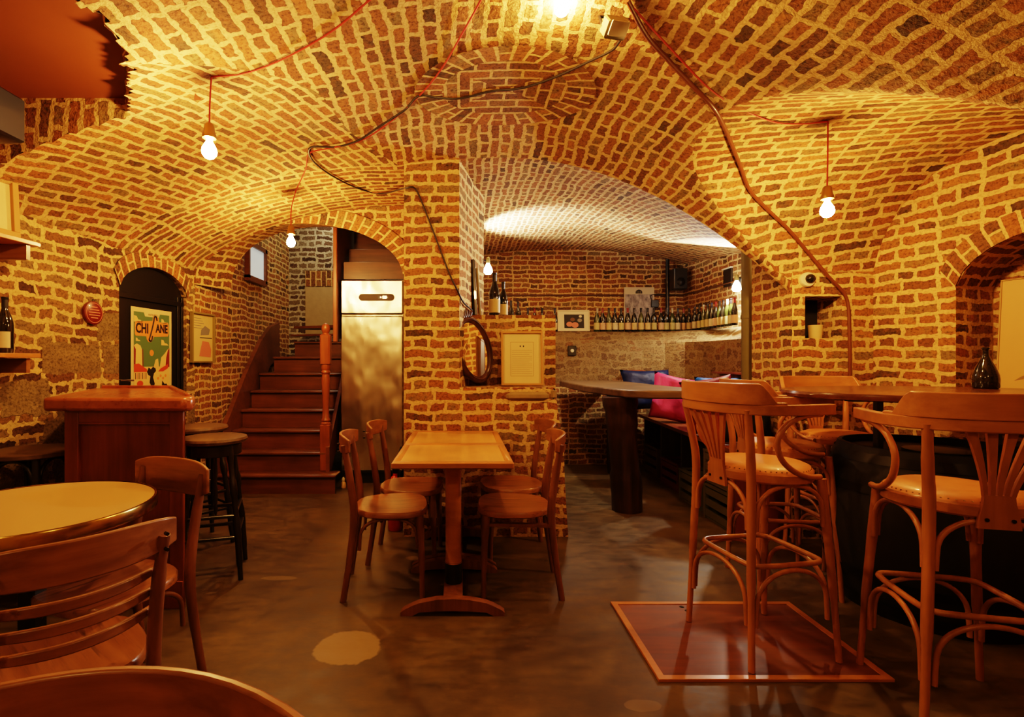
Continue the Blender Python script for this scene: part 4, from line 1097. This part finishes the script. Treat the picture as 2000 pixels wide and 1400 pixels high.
for i, (px, Y, lab) in enumerate(((998, 5.6, 'dark bottle just right of the two large bottles, at the back of the pillar ledge'), (1012, 5.7, 'dark bottle second right of the two large bottles on the pillar ledge'),
                    (1031, 6.5, 'leftmost of the bottles whose necks show between pillar ledge and framed photo'), (1044, 6.5, 'middle bottle whose neck shows left of the small framed photo'),
                    (1059, 6.5, 'bottle whose neck shows closest to the left of the framed photo'), (1084, 6.5, 'bottle squeezed against the left side of the small framed photo'))):
    X = (px-CX)/F*Y; dup(protos[[0, 5, 1, 3, 0, 1][i]], lab, (X, Y, 1.61 if Y < 6 else 1.62), 0, GS)
bottle('large magnum wine bottle with yellow label on the pillar ledge', (.278, 4.22, 1.61), 1.22, BP, None, 0, 0, lz=(.03, .12))
bottle('slimmer dark wine bottle with yellow label right of the magnum on the pillar ledge', (.358, 4.32, 1.61), 1.02, BP, None, 0, 0)
bottle('dark wine bottle with cream label on the lower left shelf', (-2.44, 2.74, 1.292), 1.0, BP, None, 1, 0)
JP = [(.05, 0), (.056, .008), (.058, .05), (.055, .075), (.042, .115), (.026, .150), (.0155, .175), (.0135, .19), (.0135, .212), (.016, .214), (.016, .224), (.001, .225)]
t = thing('dark_bottle', 'squat empty dark bottle standing on the high round table before the brick niche', 'bottle', (2.86, 2.79, 1.10))
MB().lathe(JP, n=28).build('glass_body', M['glassdark'], t, ang=60)
MB().tube([(cos(2*pi*k/20)*.0165, sin(2*pi*k/20)*.0165, .218) for k in range(20)], .003, 6, closed=True).build('lip_ring', M['glassdark'], t, ang=60)
# tall dark frame leaning in the corner of the pillar
t = thing('leaning_board', 'tall dark narrow board leaning against the pillar behind the magnum bottle', 'board')
MB().bar((.105, 4.06, 1.612), (.085, 4.05, 2.05), .07, .03, ch=.006).build('board', M['blackpaint'], t)
MB().bar((.155, 4.09, 1.612), (.125, 4.08, 1.99), .018, .02, ch=.004).build('gilt_edge', K['olive'], t)

# ------------------------------------------------------------ notice, mirror, stone
t = thing('framed_notice', 'pale framed certificate leaning on the pillar block ledge', 'framed notice')
MF = plane_M((.300, 3.80, 1.068), (1, 0, 0), (0, -1, 0)) @ Matrix.Rotation(radians(-5), 4, 'X'); fw_, fh_ = .312, .405
flat('mount', rect(.008, .008, fw_-.008, fh_-.008), K['mat'], t, MF, .003)
frame_part('frame', fw_, fh_, .016, .018, K['frame'], t, MF)
m_ = MB()
for r_ in (rect(.07, .07, .072, .325), rect(.24, .07, .242, .325), rect(.07, .07, .242, .072), rect(.07, .323, .242, .325)):
    m_.add([MF @ Vector((x, y, .0042)) for x, y in r_], [(0, 1, 2, 3)])
m_.build('printed_border', K['mapline'], t, ang=0)
for s_ in (-1, 1): flat('emblem', [(.156+s_*.012-.006, .295), (.156+s_*.012, .285), (.156+s_*.012+.006, .295), (.156+s_*.012, .30)], K['ink'], t, MF, .0042)
for i in range(13): flat('text_line', rect(.08, .262-.0145*i, .232-.02*(i % 4 == 2), .2635-.0145*i), K['mapline'], t, MF, .0042)
# oval mirror
t = thing('oval_mirror', 'oval mirror in a carved dark wooden frame leaning in the corner of the pillar ledge', 'mirror')
nM_ = Vector((.62, -.78, .08)).normalized(); uM_ = Vector((.78, .62, 0)).normalized()
MM = plane_M((.095, 3.835, 1.335), uM_, nM_) @ Matrix.Rotation(radians(17), 4, 'Z')
M['mirror'] = plain('mirror_glass', (.85, .8, .7), .02, metal=1, var=0); M['carved'] = wood('carved_dark_wood', (.05, .018, .008), (.12, .04, .016), 2, .35, 1, .4)
m_ = MB(); V = []; n = 48
prof = [(0, .0), (.012, .02), (.028, .026), (.042, .020), (.052, .008), (.052, -.006)]
for k in range(n):
    a = 2*pi*k/n
    for d, h in prof: V.append(MM @ Vector((cos(a)*(.125+d), sin(a)*(.205+d), h)))
q = len(prof); m_.add(V, [(k*q+j, ((k+1) % n)*q+j, ((k+1) % n)*q+j+1, k*q+j+1) for k in range(n) for j in range(q-1)]).build('oval_frame', M['carved'], t, ang=60)
flat('mirror_glass', circ(0, 0, .128, 40, .205/.125), M['mirror'], t, MM, .002)
m_ = MB()
m_.tube([MM @ Vector((cos(2*pi*k/60)*.150, sin(2*pi*k/60)*.231, .028)) for k in range(60)], .003, 6, closed=True)
m_.build('bead_moulding', M['carved'], t)
cr_ = MB()
for k in range(-3, 4):
    a = k*.5; cr_.tube([MM @ Vector((x, y, z)) for x, y, z in ((k*.017, .25, .012), (k*.022, .272+.008*(3-abs(k)), .016), (k*.024+.006*(k > 0)-.006*(k < 0), .285+.011*(3-abs(k)), .008))], [.012, .010, .005], 7)
cr_.build('carved_crest', M['carved'], t)
M['stoneslab'] = plain('worn_stone', (.30, .21, .10), .85, var=.35, nscale=14, bstr=.7)
o = MB().box((.475, 3.66, 1.0), (.33, .07, .085), ch=.03).build('trim_5', M['stoneslab'], None, bevel=.01); o['kind'] = 'structure'
o = MB().box((.66, 3.66, 1.015), (.05, .06, .09), ch=.02).build('trim_6', M['stoneslab'], None, bevel=.01); o['kind'] = 'structure'

# ------------------------------------------------------------ alcove details
t = thing('framed_photo', 'small white-mounted framed photo on the alcove ledge left of the bottle row', 'picture')
MF = plane_M((1.222, 6.46, 1.625), (1, 0, 0), (0, -1, 0)) @ Matrix.Rotation(radians(-6), 4, 'X'); fw_, fh_ = .405, .27
flat('mount', rect(.005, .005, fw_-.005, fh_-.005), K['white'], t, MF, .003); frame_part('frame', fw_, fh_, .012, .014, K['white'], t, MF)
flat('photo', rect(.085, .04, .335, .215), K['ink'], t, MF, .0045)
for x, y, r, c_ in ((.15, .09, .04, 'pink'), (.22, .08, .045, 'pink'), (.19, .15, .03, 'brown'), (.28, .14, .03, 'grey'), (.29, .19, .02, 'white')):
    flat('photo_detail', circ(x, y, r, 10, .8), K[c_], t, MF, .006+.0003*x)
t = thing('wall_poster', 'silvery grey poster with a small dark dome emblem on the alcove back wall', 'poster')
MF = plane_M((2.19, 6.87, 1.68), (1, 0, 0), (0, -1, 0))
flat('paper_sheet', rect(0, 0, .405, .56), K['white'], t, MF)
m_g, nt, b = newmat('grey_photo'); g = nd(nt, 'ShaderNodeTexCoord').outputs['Object']
nt.links.new(ramp(nt, noise(nt, vmath(nt, 'MULTIPLY', g, (9, 1, 5)), 3, 4, .6), [(.35, (.17, .15, .16)), (.65, (.55, .48, .46))]), b.inputs['Base Color'])
flat('grey_photograph', rect(.012, .02, .393, .465), m_g, t, MF, .001)
flat('emblem', [(.155, .475), (.155, .50), (.17, .52), (.2, .53), (.23, .52), (.245, .50), (.245, .475)], K['ink'], t, MF, .001)
for i in range(3): flat('emblem_rib', rect(.17+.024*i, .478, .178+.024*i, .51), K['olive'], t, MF, .0022)
t = thing('loudspeaker', 'black loudspeaker on the vertical pipe in the far alcove corner', 'speaker')
MB().box((2.83, 6.66, 2.31), (.17, .16, .27), ch=.008).build('cabinet', M['blackpaint'], t)
MB().lathe([(.055, 0), (.05, -.006), (.001, -.02)], n=18).build('cone', M['hoop'], t).matrix_local = Matrix.Translation((2.83, 6.578, 2.27)) @ Matrix.Rotation(-pi/2, 4, 'X')
tag(MB().tube([(2.745, 6.80, 1.62), (2.745, 6.80, 2.70)], .024, 12).build('vertical_pipe', M['blackpaint'], None), 'black vertical pipe rising from the ledge in the far alcove corner', 'pipe')
t = thing('junction_box', 'small dark box on the alcove back wall beside the vertical pipe', 'box')
MB().box((2.60, 6.87, 2.02), (.10, .05, .10), ch=.006).build('box_body', M['blackpaint'], t)
MB().tube(smooth_path([(2.56, 6.87, 2.07), (2.55, 6.87, 2.13), (2.65, 6.87, 2.15), (2.74, 6.85, 2.14)], 4), .007, 6).build('cable', M['blackcord'], t)
tag(MB().tube([(.3, 6.885, 2.135), (2.98, 6.885, 2.135), (2.985, 6.85, 2.135), (2.985, 4.5, 2.10)], .012, 6).build('conduit', K['brown'], None, ang=60), 'thin brown conduit running round the alcove walls above the bottles', 'conduit')
t = thing('wall_switch', 'small square black switch on the limewashed wall under the framed photo', 'switch')
MB().box((1.345, 6.19, 1.375), (.10, .02, .12), ch=.005).build('plate', M['blackpaint'], t)
MB().lathe([(.022, 0), (.018, .008), (.001, .009)], n=18).build('dial', K['white'], t).matrix_local = Matrix.Translation((1.345, 6.18, 1.375)) @ Matrix.Rotation(pi/2, 4, 'X')
t = thing('downpipe', 'greenish painted pipe standing beside the brick jamb of the alcove', 'pipe')
M['pipegreen'] = plain('olive_paint', (.16, .13, .045), .5)
MB().tube([(2.375, 4.23, 0), (2.375, 4.23, 2.6)], .052, 20).build('pipe', M['pipegreen'], t)
MB().tube([(2.375, 4.23, 1.60), (2.375, 4.23, 1.63)], .058, 20).build('collar', M['pipegreen'], t)
# sconces
def sconce(label, x, y, z, sx):
    t = thing('wall_lamp', label, 'wall lamp', (x, y, z), group=None)
    MB().box((sx*.055, 0, 0), (.02, .09, .14), ch=.004).build('back_plate', M['hoop'], t)
    MB().lathe([(.001, -.085), (.03, -.082), (.046, -.06), (.040, -.02), (.020, .02), (.016, .03)], n=18).build('glass_shade', M['bulbcold'], t, ang=60)
    MB().lathe([(.017, .028), (.022, .035), (.022, .085), (.014, .095), (.001, .096)], n=16).build('lamp_holder', M['pipegreen'], t)
    MB().bar((sx*.01, 0, .06), (sx*.05, 0, .06), .016, .016).build('arm', M['hoop'], t)
    return t
sconce('white wall lamp behind the pillar, mostly hidden, shining up on the alcove vault', .285, 5.35, 2.24, -1)
sconce('bright white wall lamp on the right alcove wall above the bottles', 2.92, 5.42, 2.07, 1)
t = thing('small_blackboard', 'small dark framed panel on the alcove wall beside the bright lamp', 'blackboard')
MB().box((2.985, 5.72, 2.18), (.02, .17, .20), ch=.003).build('panel_board', M['blackpaint'], t)
m_ = MB(); m_.box((2.975, 5.72, 2.285), (.03, .19, .012)); m_.build('top_trim', K['white'], t)

# ------------------------------------------------------------ right pier and right wall
t = thing('camera_dome', 'white and black dome security camera on the brick pier above the niche', 'security camera', (2.43, 3.6, 1.82))
MB().lathe([(.052, 0), (.052, .018), (.046, .026), (.001, .027)], n=28).build('base', K['white'], t).matrix_local = Matrix.Rotation(pi/2, 4, 'X')
MB().lathe([(.034, .02), (.033, .034), (.026, .048), (.014, .056), (.001, .058)], n=24).build('dome', M['glassdark'], t, ang=60).matrix_local = Matrix.Translation((.008, 0, .004)) @ Matrix.Rotation(pi/2, 4, 'X')
t = thing('cup', 'cream ribbed cup standing in the small square niche of the pier', 'cup', (2.555, 3.69, 1.41))
m_ = MB(); n = 40; V = []
for r, z in ((.038, 0), (.041, .01), (.046, .095), (.043, .095), (.038, .012)):
    for k in range(n): a = 2*pi*k/n; q = r*(1+.012*(k % 2)); V.append((cos(a)*q, sin(a)*q, z))
m_.add(V, [(i*n+k, i*n+(k+1) % n, i*n+n+(k+1) % n, i*n+n+k) for i in range(4) for k in range(n)]+[tuple(range(n-1, -1, -1)), tuple(4*n+k for k in range(n))]).build('cup_body', K['cream'], t)
MB().tube([(cos(2*pi*k/30)*.0445, sin(2*pi*k/30)*.0445, .095) for k in range(30)], .0028, 6, closed=True).build('rim', K['mat'], t)
t = thing('map_poster', 'yellowed wine map poster leaning in the arched niche at the right edge', 'poster')
uR = Vector((.27, -1, 0)).normalized(); nR = Vector((-1, -.27, 0)).normalized()
MF = plane_M((3.20, 3.06, 1.075), uR, nR) @ Matrix.Rotation(radians(-4), 4, 'X')
flat('paper_sheet', rect(0, 0, .62, .66), K['map'], t, MF)
frame_part('edge_frame', .62, .66, .006, .01, K['sand'], t, MF)
text_part('lettering', 'CARTE VINICOLE', .026, K['mapline'], t, MF @ Matrix.Translation((.31, .575, .0015)))
text_part('lettering', 'FRANCE', .062, K['mapline'], t, MF @ Matrix.Translation((.30, .525, .0015)), bold=.002)
for i in range(2): flat('text_line', rect(.2, .485-.015*i, .42, .488-.015*i), K['mapline'], t, MF, .0012)
rn = random.Random(4)
pts = [(cos(2*pi*k/26)*(.17+.03*rn.random()), sin(2*pi*k/26)*(.17+.03*rn.random())) for k in range(26)]
MB().tube([MF @ Vector((.32+x, .27+y, .0018)) for x, y in pts], .0016, 5, closed=True).build('map_outline', K['mapline'], t)
for k in range(16):
    a, r = rn.random()*6.28, rn.random()*.14; flat('map_patch', circ(.32+cos(a)*r, .27+sin(a)*r, .012+.014*rn.random(), 7), K[['olive', 'brown', 'orange'][k % 3]], t, MF, .0011)
flat('compass_mark', [(.08, .06), (.12, .07), (.14, .10), (.11, .085)], K['mapline'], t, MF, .0012)
# beam
t = tag(MB().box((1.50, 1.50, 2.45), (1.62, .16, .18), ch=.008).build('ceiling_beam', M['beam'], None), 'dark beam crossing under the vault at the top right edge', 'beam')

# ------------------------------------------------------------ cables along the vault
def wallclamp(p):
    if p.x > 2.30 and p.y > 3.57: k = 3.57/p.y; return Vector((p.x*k, 3.57, H+(p.z-H)*k))
    return p
vp = lambda L_, off=.02: [wallclamp(onvault(a, b2, off)) for a, b2 in L_]
p_ = smooth_path(vp([(1225, 0), (1262, 68), (1300, 112), (1350, 165), (1395, 212), (1422, 265), (1445, 322), (1465, 372), (1500, 410), (1540, 448), (1580, 495), (1618, 540)])+
                 [at(1648, 572, 3.575), at(1657, 600, 3.575), at(1659, 650, 3.575), at(1660, 700, 3.575), at(1660, 760, 3.575)], 5)
tag(MB().tube(p_, .011, 8).build('conduit', plain('copper_brown', (.16, .05, .02), .4, coat=.2), None, ang=60), 'brown pipe-like cable running down the vault and the brick pier on the right', 'conduit')
pl_ = lambda a, b2: at(a, b2, 3.632)
p_ = smooth_path(vp([(1212, 78), (1195, 98), (1150, 120), (1085, 150), (1020, 172), (960, 178), (900, 192), (855, 191), (818, 187), (790, 215), (742, 246), (700, 274), (655, 287), (606, 288),
                     (612, 315), (650, 344), (700, 368), (745, 378)], .03)+[pl_(793, 367), pl_(812, 370), pl_(832, 415), pl_(855, 475), pl_(878, 535), pl_(893, 566), at(905, 590, 3.70), at(922, 606, 3.95)], 5)
tag(MB().tube(p_, .0062, 7).build('cable', M['blackcord'], None, ang=60), 'black cable sagging across the vault from the floodlight and down the brick pillar', 'cable')
q = onvault(1200, 45, .09)
t = thing('floodlight', 'small olive-grey floodlight fixed under the vault right of the top bulb', 'floodlight', tuple(q))
R_ = Matrix.Rotation(radians(12), 3, 'Z') @ Matrix.Rotation(radians(-38), 3, 'X')
MB().box((0, 0, -.02), (.095, .07, .075), R_, ch=.006).build('housing', M['pipegreen'], t)
MB().box(R_ @ Vector((0, -.0, -.062))+Vector((0, 0, 0)), (.08, .058, .012), R_, ch=.003).build('front_glass', K['white'], t)
MB().tube([(.045, .01, -.01), (.05, .05, .06), (-.05, .05, .06), (-.045, .01, -.01)], .007, 6).build('bracket', M['hoop'], t)
# ------------------------------------------------------------ staircase
M['stairw'] = wood('stair_wood', (.13, .045, .018), (.22, .085, .032), 0, .38, .8, .3)
M['riser'] = wood('stair_riser', (.12, .038, .014), (.20, .066, .024), 0, .45, .8, .2)
M['newel'] = wood('newel_wood', (.26, .07, .022), (.38, .115, .035), 2, .35, .8, .3)
t = thing('staircase', 'dark red-brown wooden winding staircase behind the brick arch', 'stairs')
zs = [.186*k for k in range(1, 9)]; Ys = [4.80, 4.95, 5.15, 5.36, 5.57, 5.78, 6.00, 6.20, 6.45]
xl = [-2.30, -2.30, -2.30, -2.30, -2.29, -2.28, -2.20, -2.02]
for k in range(8):
    x0, x1 = xl[k], (-1.17 if k == 0 else -1.30)
    MB().box(((x0+x1)/2, (Ys[k]+Ys[k+1])/2+.01, zs[k]-.015), (x1-x0, Ys[k+1]-Ys[k]+.05, .03), ch=.008).build('tread', M['stairw'], t)
    MB().box(((x0+x1)/2-.005, Ys[k]+.03, zs[k]-.03-.078), (x1-x0-.02, .02, .156)).build('riser', M['riser'], t)
wd = [(-2.04, 6.25), (-1.30, 5.98), (-1.30, 6.5), (-2.0, 6.5)]
MB().prism(wd, 1.645, 1.675).build('tread', M['stairw'], t)
MB().bar((-2.04, 6.28, 1.56), (-1.30, 6.01, 1.56), .15, .02).build('riser', M['riser'], t)
poly = [(4.74, 0), (4.74, .30), (4.86, .44), (5.0, .60), (5.5, 1.12), (5.9, 1.48), (6.2, 1.66), (6.5, 1.74), (6.5, 1.3), (6.2, 1.2), (5.4, .5), (4.98, 0)]
MB().prism(poly, -2.345, -2.30, 'x').build('wall_stringer', M['stairw'], t)
poly = [(4.93, .18), (4.93, .42), (5.5, 1.02), (6.1, 1.62), (6.1, 1.2), (5.3, .45), (5.02, .18)]
MB().prism(poly, -1.30, -1.265, 'x').build('outer_stringer', M['riser'], t)
nw = MB(); c_ = (-1.315, 4.985)
nw.box((*c_, .41), (.095, .095, .45), ch=.008); nw.box((*c_, 1.36), (.095, .095, .30), ch=.012)
nw.lathe([(.045, .63), (.048, .645), (.036, .66), (.045, .675), (.034, .70), (.030, .80), (.036, .95), (.042, 1.06), (.034, 1.12), (.046, 1.14), (.036, 1.16), (.046, 1.18), (.044, 1.215)], (*c_, 0), 20)
nw.lathe([(.036, 1.505), (.028, 1.52), (.04, 1.545), (.042, 1.57), (.034, 1.60), (.015, 1.615), (.001, 1.618)], (*c_, 0), 20)
nw.build('newel_post', M['newel'], t)
# upper flight passing over the refrigerator
t = thing('upper_stair_flight', 'red-brown underside of the upper stair flight above the steel refrigerator', 'stairs')
poly = [(5.08, 1.42), (5.08, 2.75), (6.4, 2.75), (6.4, 2.0)]
MB().box((-1.248, 5.10, 2.12), (.038, .05, 1.36), ch=.004).build('edge_board', M['newel'], t)
MB().prism([(5.12, 1.45), (5.12, 2.78), (6.6, 2.78), (6.6, 1.9)], -1.268, -1.232, 'x').build('stringer', M['riser'], t)
for Y, z0, z1 in ((5.84, 2.46, 2.75), (5.58, 2.27, 2.46), (5.32, 2.10, 2.27)):
    MB().box((-.87, Y, (z0+z1)/2), (.69, .02, z1-z0)).build('riser', M['riser'], t)
for Y, z in ((5.71, 2.455), (5.45, 2.265)):
    MB().box((-.87, Y, z), (.69, .27, .03), ch=.004).build('tread', M['stairw'], t)
# ------------------------------------------------------------ refrigerator
m, nt, b = newmat('brushed_steel'); M['steel'] = m
g = nd(nt, 'ShaderNodeTexCoord').outputs['Object']
v = vmath(nt, 'MULTIPLY', g, (1.6, 1, 1.0)); bump(nt, b, noise(nt, v, 2.1, 2, .5), .9, .035)
setp(b, Base_Color=(.80, .72, .56, 1), Metallic=1.0, Roughness=.27)
t = thing('refrigerator', 'tall stainless steel refrigerator standing under the stair beside the brick pillar', 'refrigerator')
MB().box((-.902, 5.56, 1.105), (.638, .66, 1.95), ch=.006).build('cabinet', M['steel'], t)
d_ = MB().box((-.902, 5.215, .92), (.630, .045, 1.575), ch=.01).build('door', M['steel'], t)
MB().box((-.902, 5.190, .135), (.60, .02, .02)).build('door_seal', M['blackpaint'], d_)
p_ = MB().box((-.902, 5.212, 1.90), (.634, .05, .345), ch=.012).build('control_panel', M['steel'], t)
pill = [( .175*math.copysign(min(1, abs(cos(a))*1.0), cos(a)), .036*sin(a)) for a in [2*pi*k/32 for k in range(32)]]
pill = [(cos(a)*.036+(.145 if cos(a) > 0 else -.145), sin(a)*.036) for a in [2*pi*(k+.5)/32 for k in range(32)]]
MB().prism([(-.853+x, 1.895+z) for x, z in pill], 5.180, 5.186, 'y').build('display', plain('display_brown', (.07, .035, .01), .55), p_)
MB().prism([(-.79+x, 1.895+z) for x, z in rect(-.045, -.016, .05, .016)], 5.177, 5.1805, 'y').build('display_window', M['blackpaint'], p_)
M['led'] = emis('red_led', (1, .25, .15), 12)
for dx in (-.83, -.775): MB().lathe([(.007, 0), (.004, .003)], n=10).build('indicator_light', M['led'], p_).matrix_local = Matrix.Translation((dx+.02, 5.177, 1.895)) @ Matrix.Rotation(pi/2, 4, 'X')
MB().box((-.902, 5.50, .065), (.56, .5, .13)).build('plinth', M['blackpaint'], t)
t = thing('figurine', 'tiny pale garden figurine on the floor between stairs and refrigerator', 'figurine', (-1.16, 5.06, 0))
MB().lathe([(.028, 0), (.03, .02), (.022, .05), (.012, .06)], n=14).build('base_body', K['sand'], t)
MB().lathe([(.010, .055), (.018, .07), (.016, .09), (.004, .105)], n=12).build('head', K['white'], t)
t = thing('fire_extinguisher', 'red fire extinguisher on the floor against the left side of the pillar', 'fire extinguisher', (-.485, 3.80, 0))
M['xred'] = plain('extinguisher_red', (.50, .03, .015), .3, coat=.4)
MB().lathe([(.05, 0), (.056, .01), (.056, .34), (.045, .38), (.02, .40), (.018, .42)], n=24).build('cylinder', M['xred'], t)
MB().lathe([(.02, .42), (.024, .43), (.024, .46), (.012, .47)], n=14).build('valve', M['hoop'], t)
MB().bar((0, 0, .47), (-.0, -.09, .50), .018, .008).build('lever', M['hoop'], t)
MB().tube(smooth_path([(0, 0, .45), (.03, -.03, .56), (.05, -.04, .62), (.035, -.06, .50), (.02, -.065, .25)], 5), .008, 7).build('hose', M['blackpaint'], t)
# stairwell wall details
o = MB().add([(-2.12, 6.985, 1.62), (-1.66, 6.985, 1.62), (-1.66, 6.985, 2.26), (-2.12, 6.985, 2.26)], [(0, 1, 2, 3)]).build('trim_7', M['plaster'], ang=0); o['kind'] = 'structure'
o = MB().add([(-2.12, 6.985, 2.27), (-1.60, 6.985, 2.27), (-1.60, 6.985, 2.48), (-2.12, 6.985, 2.48)], [(0, 1, 2, 3)], [[(.01, 0), (.01, .52), (.17, .52), (.17, 0)]]).build('trim_8', M['ring'], ang=0); o['kind'] = 'structure'
t = thing('window_1', '', ''); t['kind'] = 'structure'; del t['label']; del t['category']
M['pane'] = emis('daylit_pane', (.55, .62, .62), .5)
MB().box((-2.335, 5.83, 2.36), (.02, .50, .34)).build('window_pane', M['pane'], t)
m_ = MB(); 
for y0, y1, z0, z1 in ((5.56, 5.60, 2.16, 2.56), (6.04, 6.09, 2.16, 2.56), (5.56, 6.09, 2.13, 2.19), (5.56, 6.09, 2.52, 2.57)): m_.box((-2.325, (y0+y1)/2, (z0+z1)/2), (.05, y1-y0, z1-z0))
m_.build('window_frame', M['riser'], t, ang=0)
# ------------------------------------------------------------ lamps, cords, cables
def bulb(label, loc, cord_top, path=None, r=.034, mat=None):
    """loc = centre of the glass"""
    t = thing('hanging_bulb', label, 'light bulb', (0, 0, 0), 0, 'bare bulbs hung from the vault')
    x, y, z = loc
    g = [(.012, .058), (.013, .045), (.02, .03), (r*.9, .012), (r, -.006), (r*.92, -.022), (r*.6, -.036), (r*.2, -.042)]
    MB().lathe(g, loc, 12).build('glass_bulb', mat or M['bulb'], t, ang=60)
    MB().lathe([(.015, .125), (.022, .115), (.026, .08), (.031, .072), (.031, .055), (.018, .050)], loc, 14).build('socket', M['brass'], t)
    top = Vector(cord_top)
    pts = [(x, y, z+.12), (x+.003, y, z+.5*(top.z-z)+.06), tuple(top)]
    mb = MB().tube(smooth_path(pts, 4), .0042, 6)
    if path: mb.tube(smooth_path([tuple(top)]+[tuple(p) for p in path], 4), .0042, 6)
    mb.build('cord', M['redcord'], t)
    return t
T = onvault(413, 150, .01)  # the dark mark at this cord top is the socket's cast shadow
bulb('bare glowing bulb on a red cord, left of the photo under the shadow of its socket', (T.x-.01, T.y, T.z-.345), T,
     [onvault(480, 143), onvault(560, 112), onvault(650, 60), onvault(722, 0), onvault(760, -30)])
T = onvault(1617, 237, .01)
bulb('bare glowing bulb on a red cord above the tall bar stools on the right', (T.x-.004, T.y, T.z-.47), T,
     [onvault(1560, 242), onvault(1500, 235), onvault(1400, 185), onvault(1310, 95), onvault(1230, 8)])
T = onvault(1075, -60, .01)
bulb('bare glowing bulb at the very top of the photo, near the crown of the vault', (.428, 2.17, 2.755-.0), (.43, 2.17, vault(.43, 2.17)))
T = Vector((-1.27, 3.95, vault(-1.27, 3.95)))
bulb('bare glowing bulb hanging lowest, in front of the stair arch', (-1.31, 3.95, H+.233*3.95), T,
     [onvault(a, b2, .03) for a, b2 in ((597, 330), (603, 300), (640, 290), (700, 277), (760, 240), (820, 186), (862, 135), (903, 65), (942, -5))])
# added bulbs, unseen behind the viewpoint, to light the chair fronts
bulb('added unseen fill bulb on a red cord, behind the viewpoint on the left', (-1.0, -.45, 2.3), (-1.0, -.45, vault(-1.0, -.45)), mat=M['bulbfill'])
bulb('added unseen fill bulb on a red cord, behind the viewpoint on the right', (1.4, -.3, 2.25), (1.4, -.3, vault(1.4, -.3)), mat=M['bulbfill'])
# ------------------------------------------------------------ light
w = bpy.data.worlds.new('world'); SC.world = w; w.use_nodes = True
w.node_tree.nodes['Background'].inputs[0].default_value = (1, .6, .25, 1)
w.node_tree.nodes['Background'].inputs[1].default_value = .02
def spot(name, loc, tgt, power, col, size, blend=.3, rad=.03):
    l = bpy.data.lights.new(name, 'SPOT'); l.energy = power; l.color = col; l.spot_size = radians(size); l.spot_blend = blend
    l.shadow_soft_size = rad; o = bpy.data.objects.new(name, l); COL.objects.link(o); o.location = loc
    o.rotation_euler = (Vector(tgt)-Vector(loc)).to_track_quat('-Z', 'Y').to_euler(); return o
def arealight(name, loc, tgt, power, col, sx, sy):
    l = bpy.data.lights.new(name, 'AREA'); l.shape = 'RECTANGLE'; l.size = sx; l.size_y = sy; l.energy = power; l.color = col
    o = bpy.data.objects.new(name, l); COL.objects.link(o); o.location = loc
    o.rotation_euler = (Vector(tgt)-Vector(loc)).to_track_quat('-Z', 'Y').to_euler(); return o
arealight('stairwell_light', (-1.6, 6.4, 3.25), (-1.7, 6.4, 0), 8, (1, .84, .58), .9, .6)
CW = (1, .86, .68)
spot('lamp_up_left', (.30, 5.35, 2.36), (.72, 5.40, 2.85), 170, (1, .93, .84), 112, .55)
spot('lamp_up_right', (2.80, 5.20, 2.06), (2.05, 4.55, 2.65), 320, (1, .93, .84), 104, .45)
spot('lamp_down_right', (2.86, 5.42, 1.97), (2.60, 5.42, 1), 60, CW, 140, .5)
spot('alcove_floor_fill', (1.0, 5.15, 2.58), (.98, 4.9, 0), 75, CW, 88, .5, .05)  # added light without a fixture, brightens the alcove floor and slab top
SC.view_settings.view_transform = 'Filmic'
SC.view_settings.look = 'High Contrast'
SC.view_settings.exposure = .25
SC.cycles.max_bounces = 4; SC.cycles.diffuse_bounces = 3; SC.cycles.glossy_bounces = 2; SC.cycles.transmission_bounces = 1
SC.cycles.use_adaptive_sampling = True; SC.cycles.adaptive_threshold = .03
SC.cycles.use_denoising = True; SC.cycles.sample_clamp_indirect = 4; SC.cycles.caustics_reflective = False; SC.cycles.caustics_refractive = False
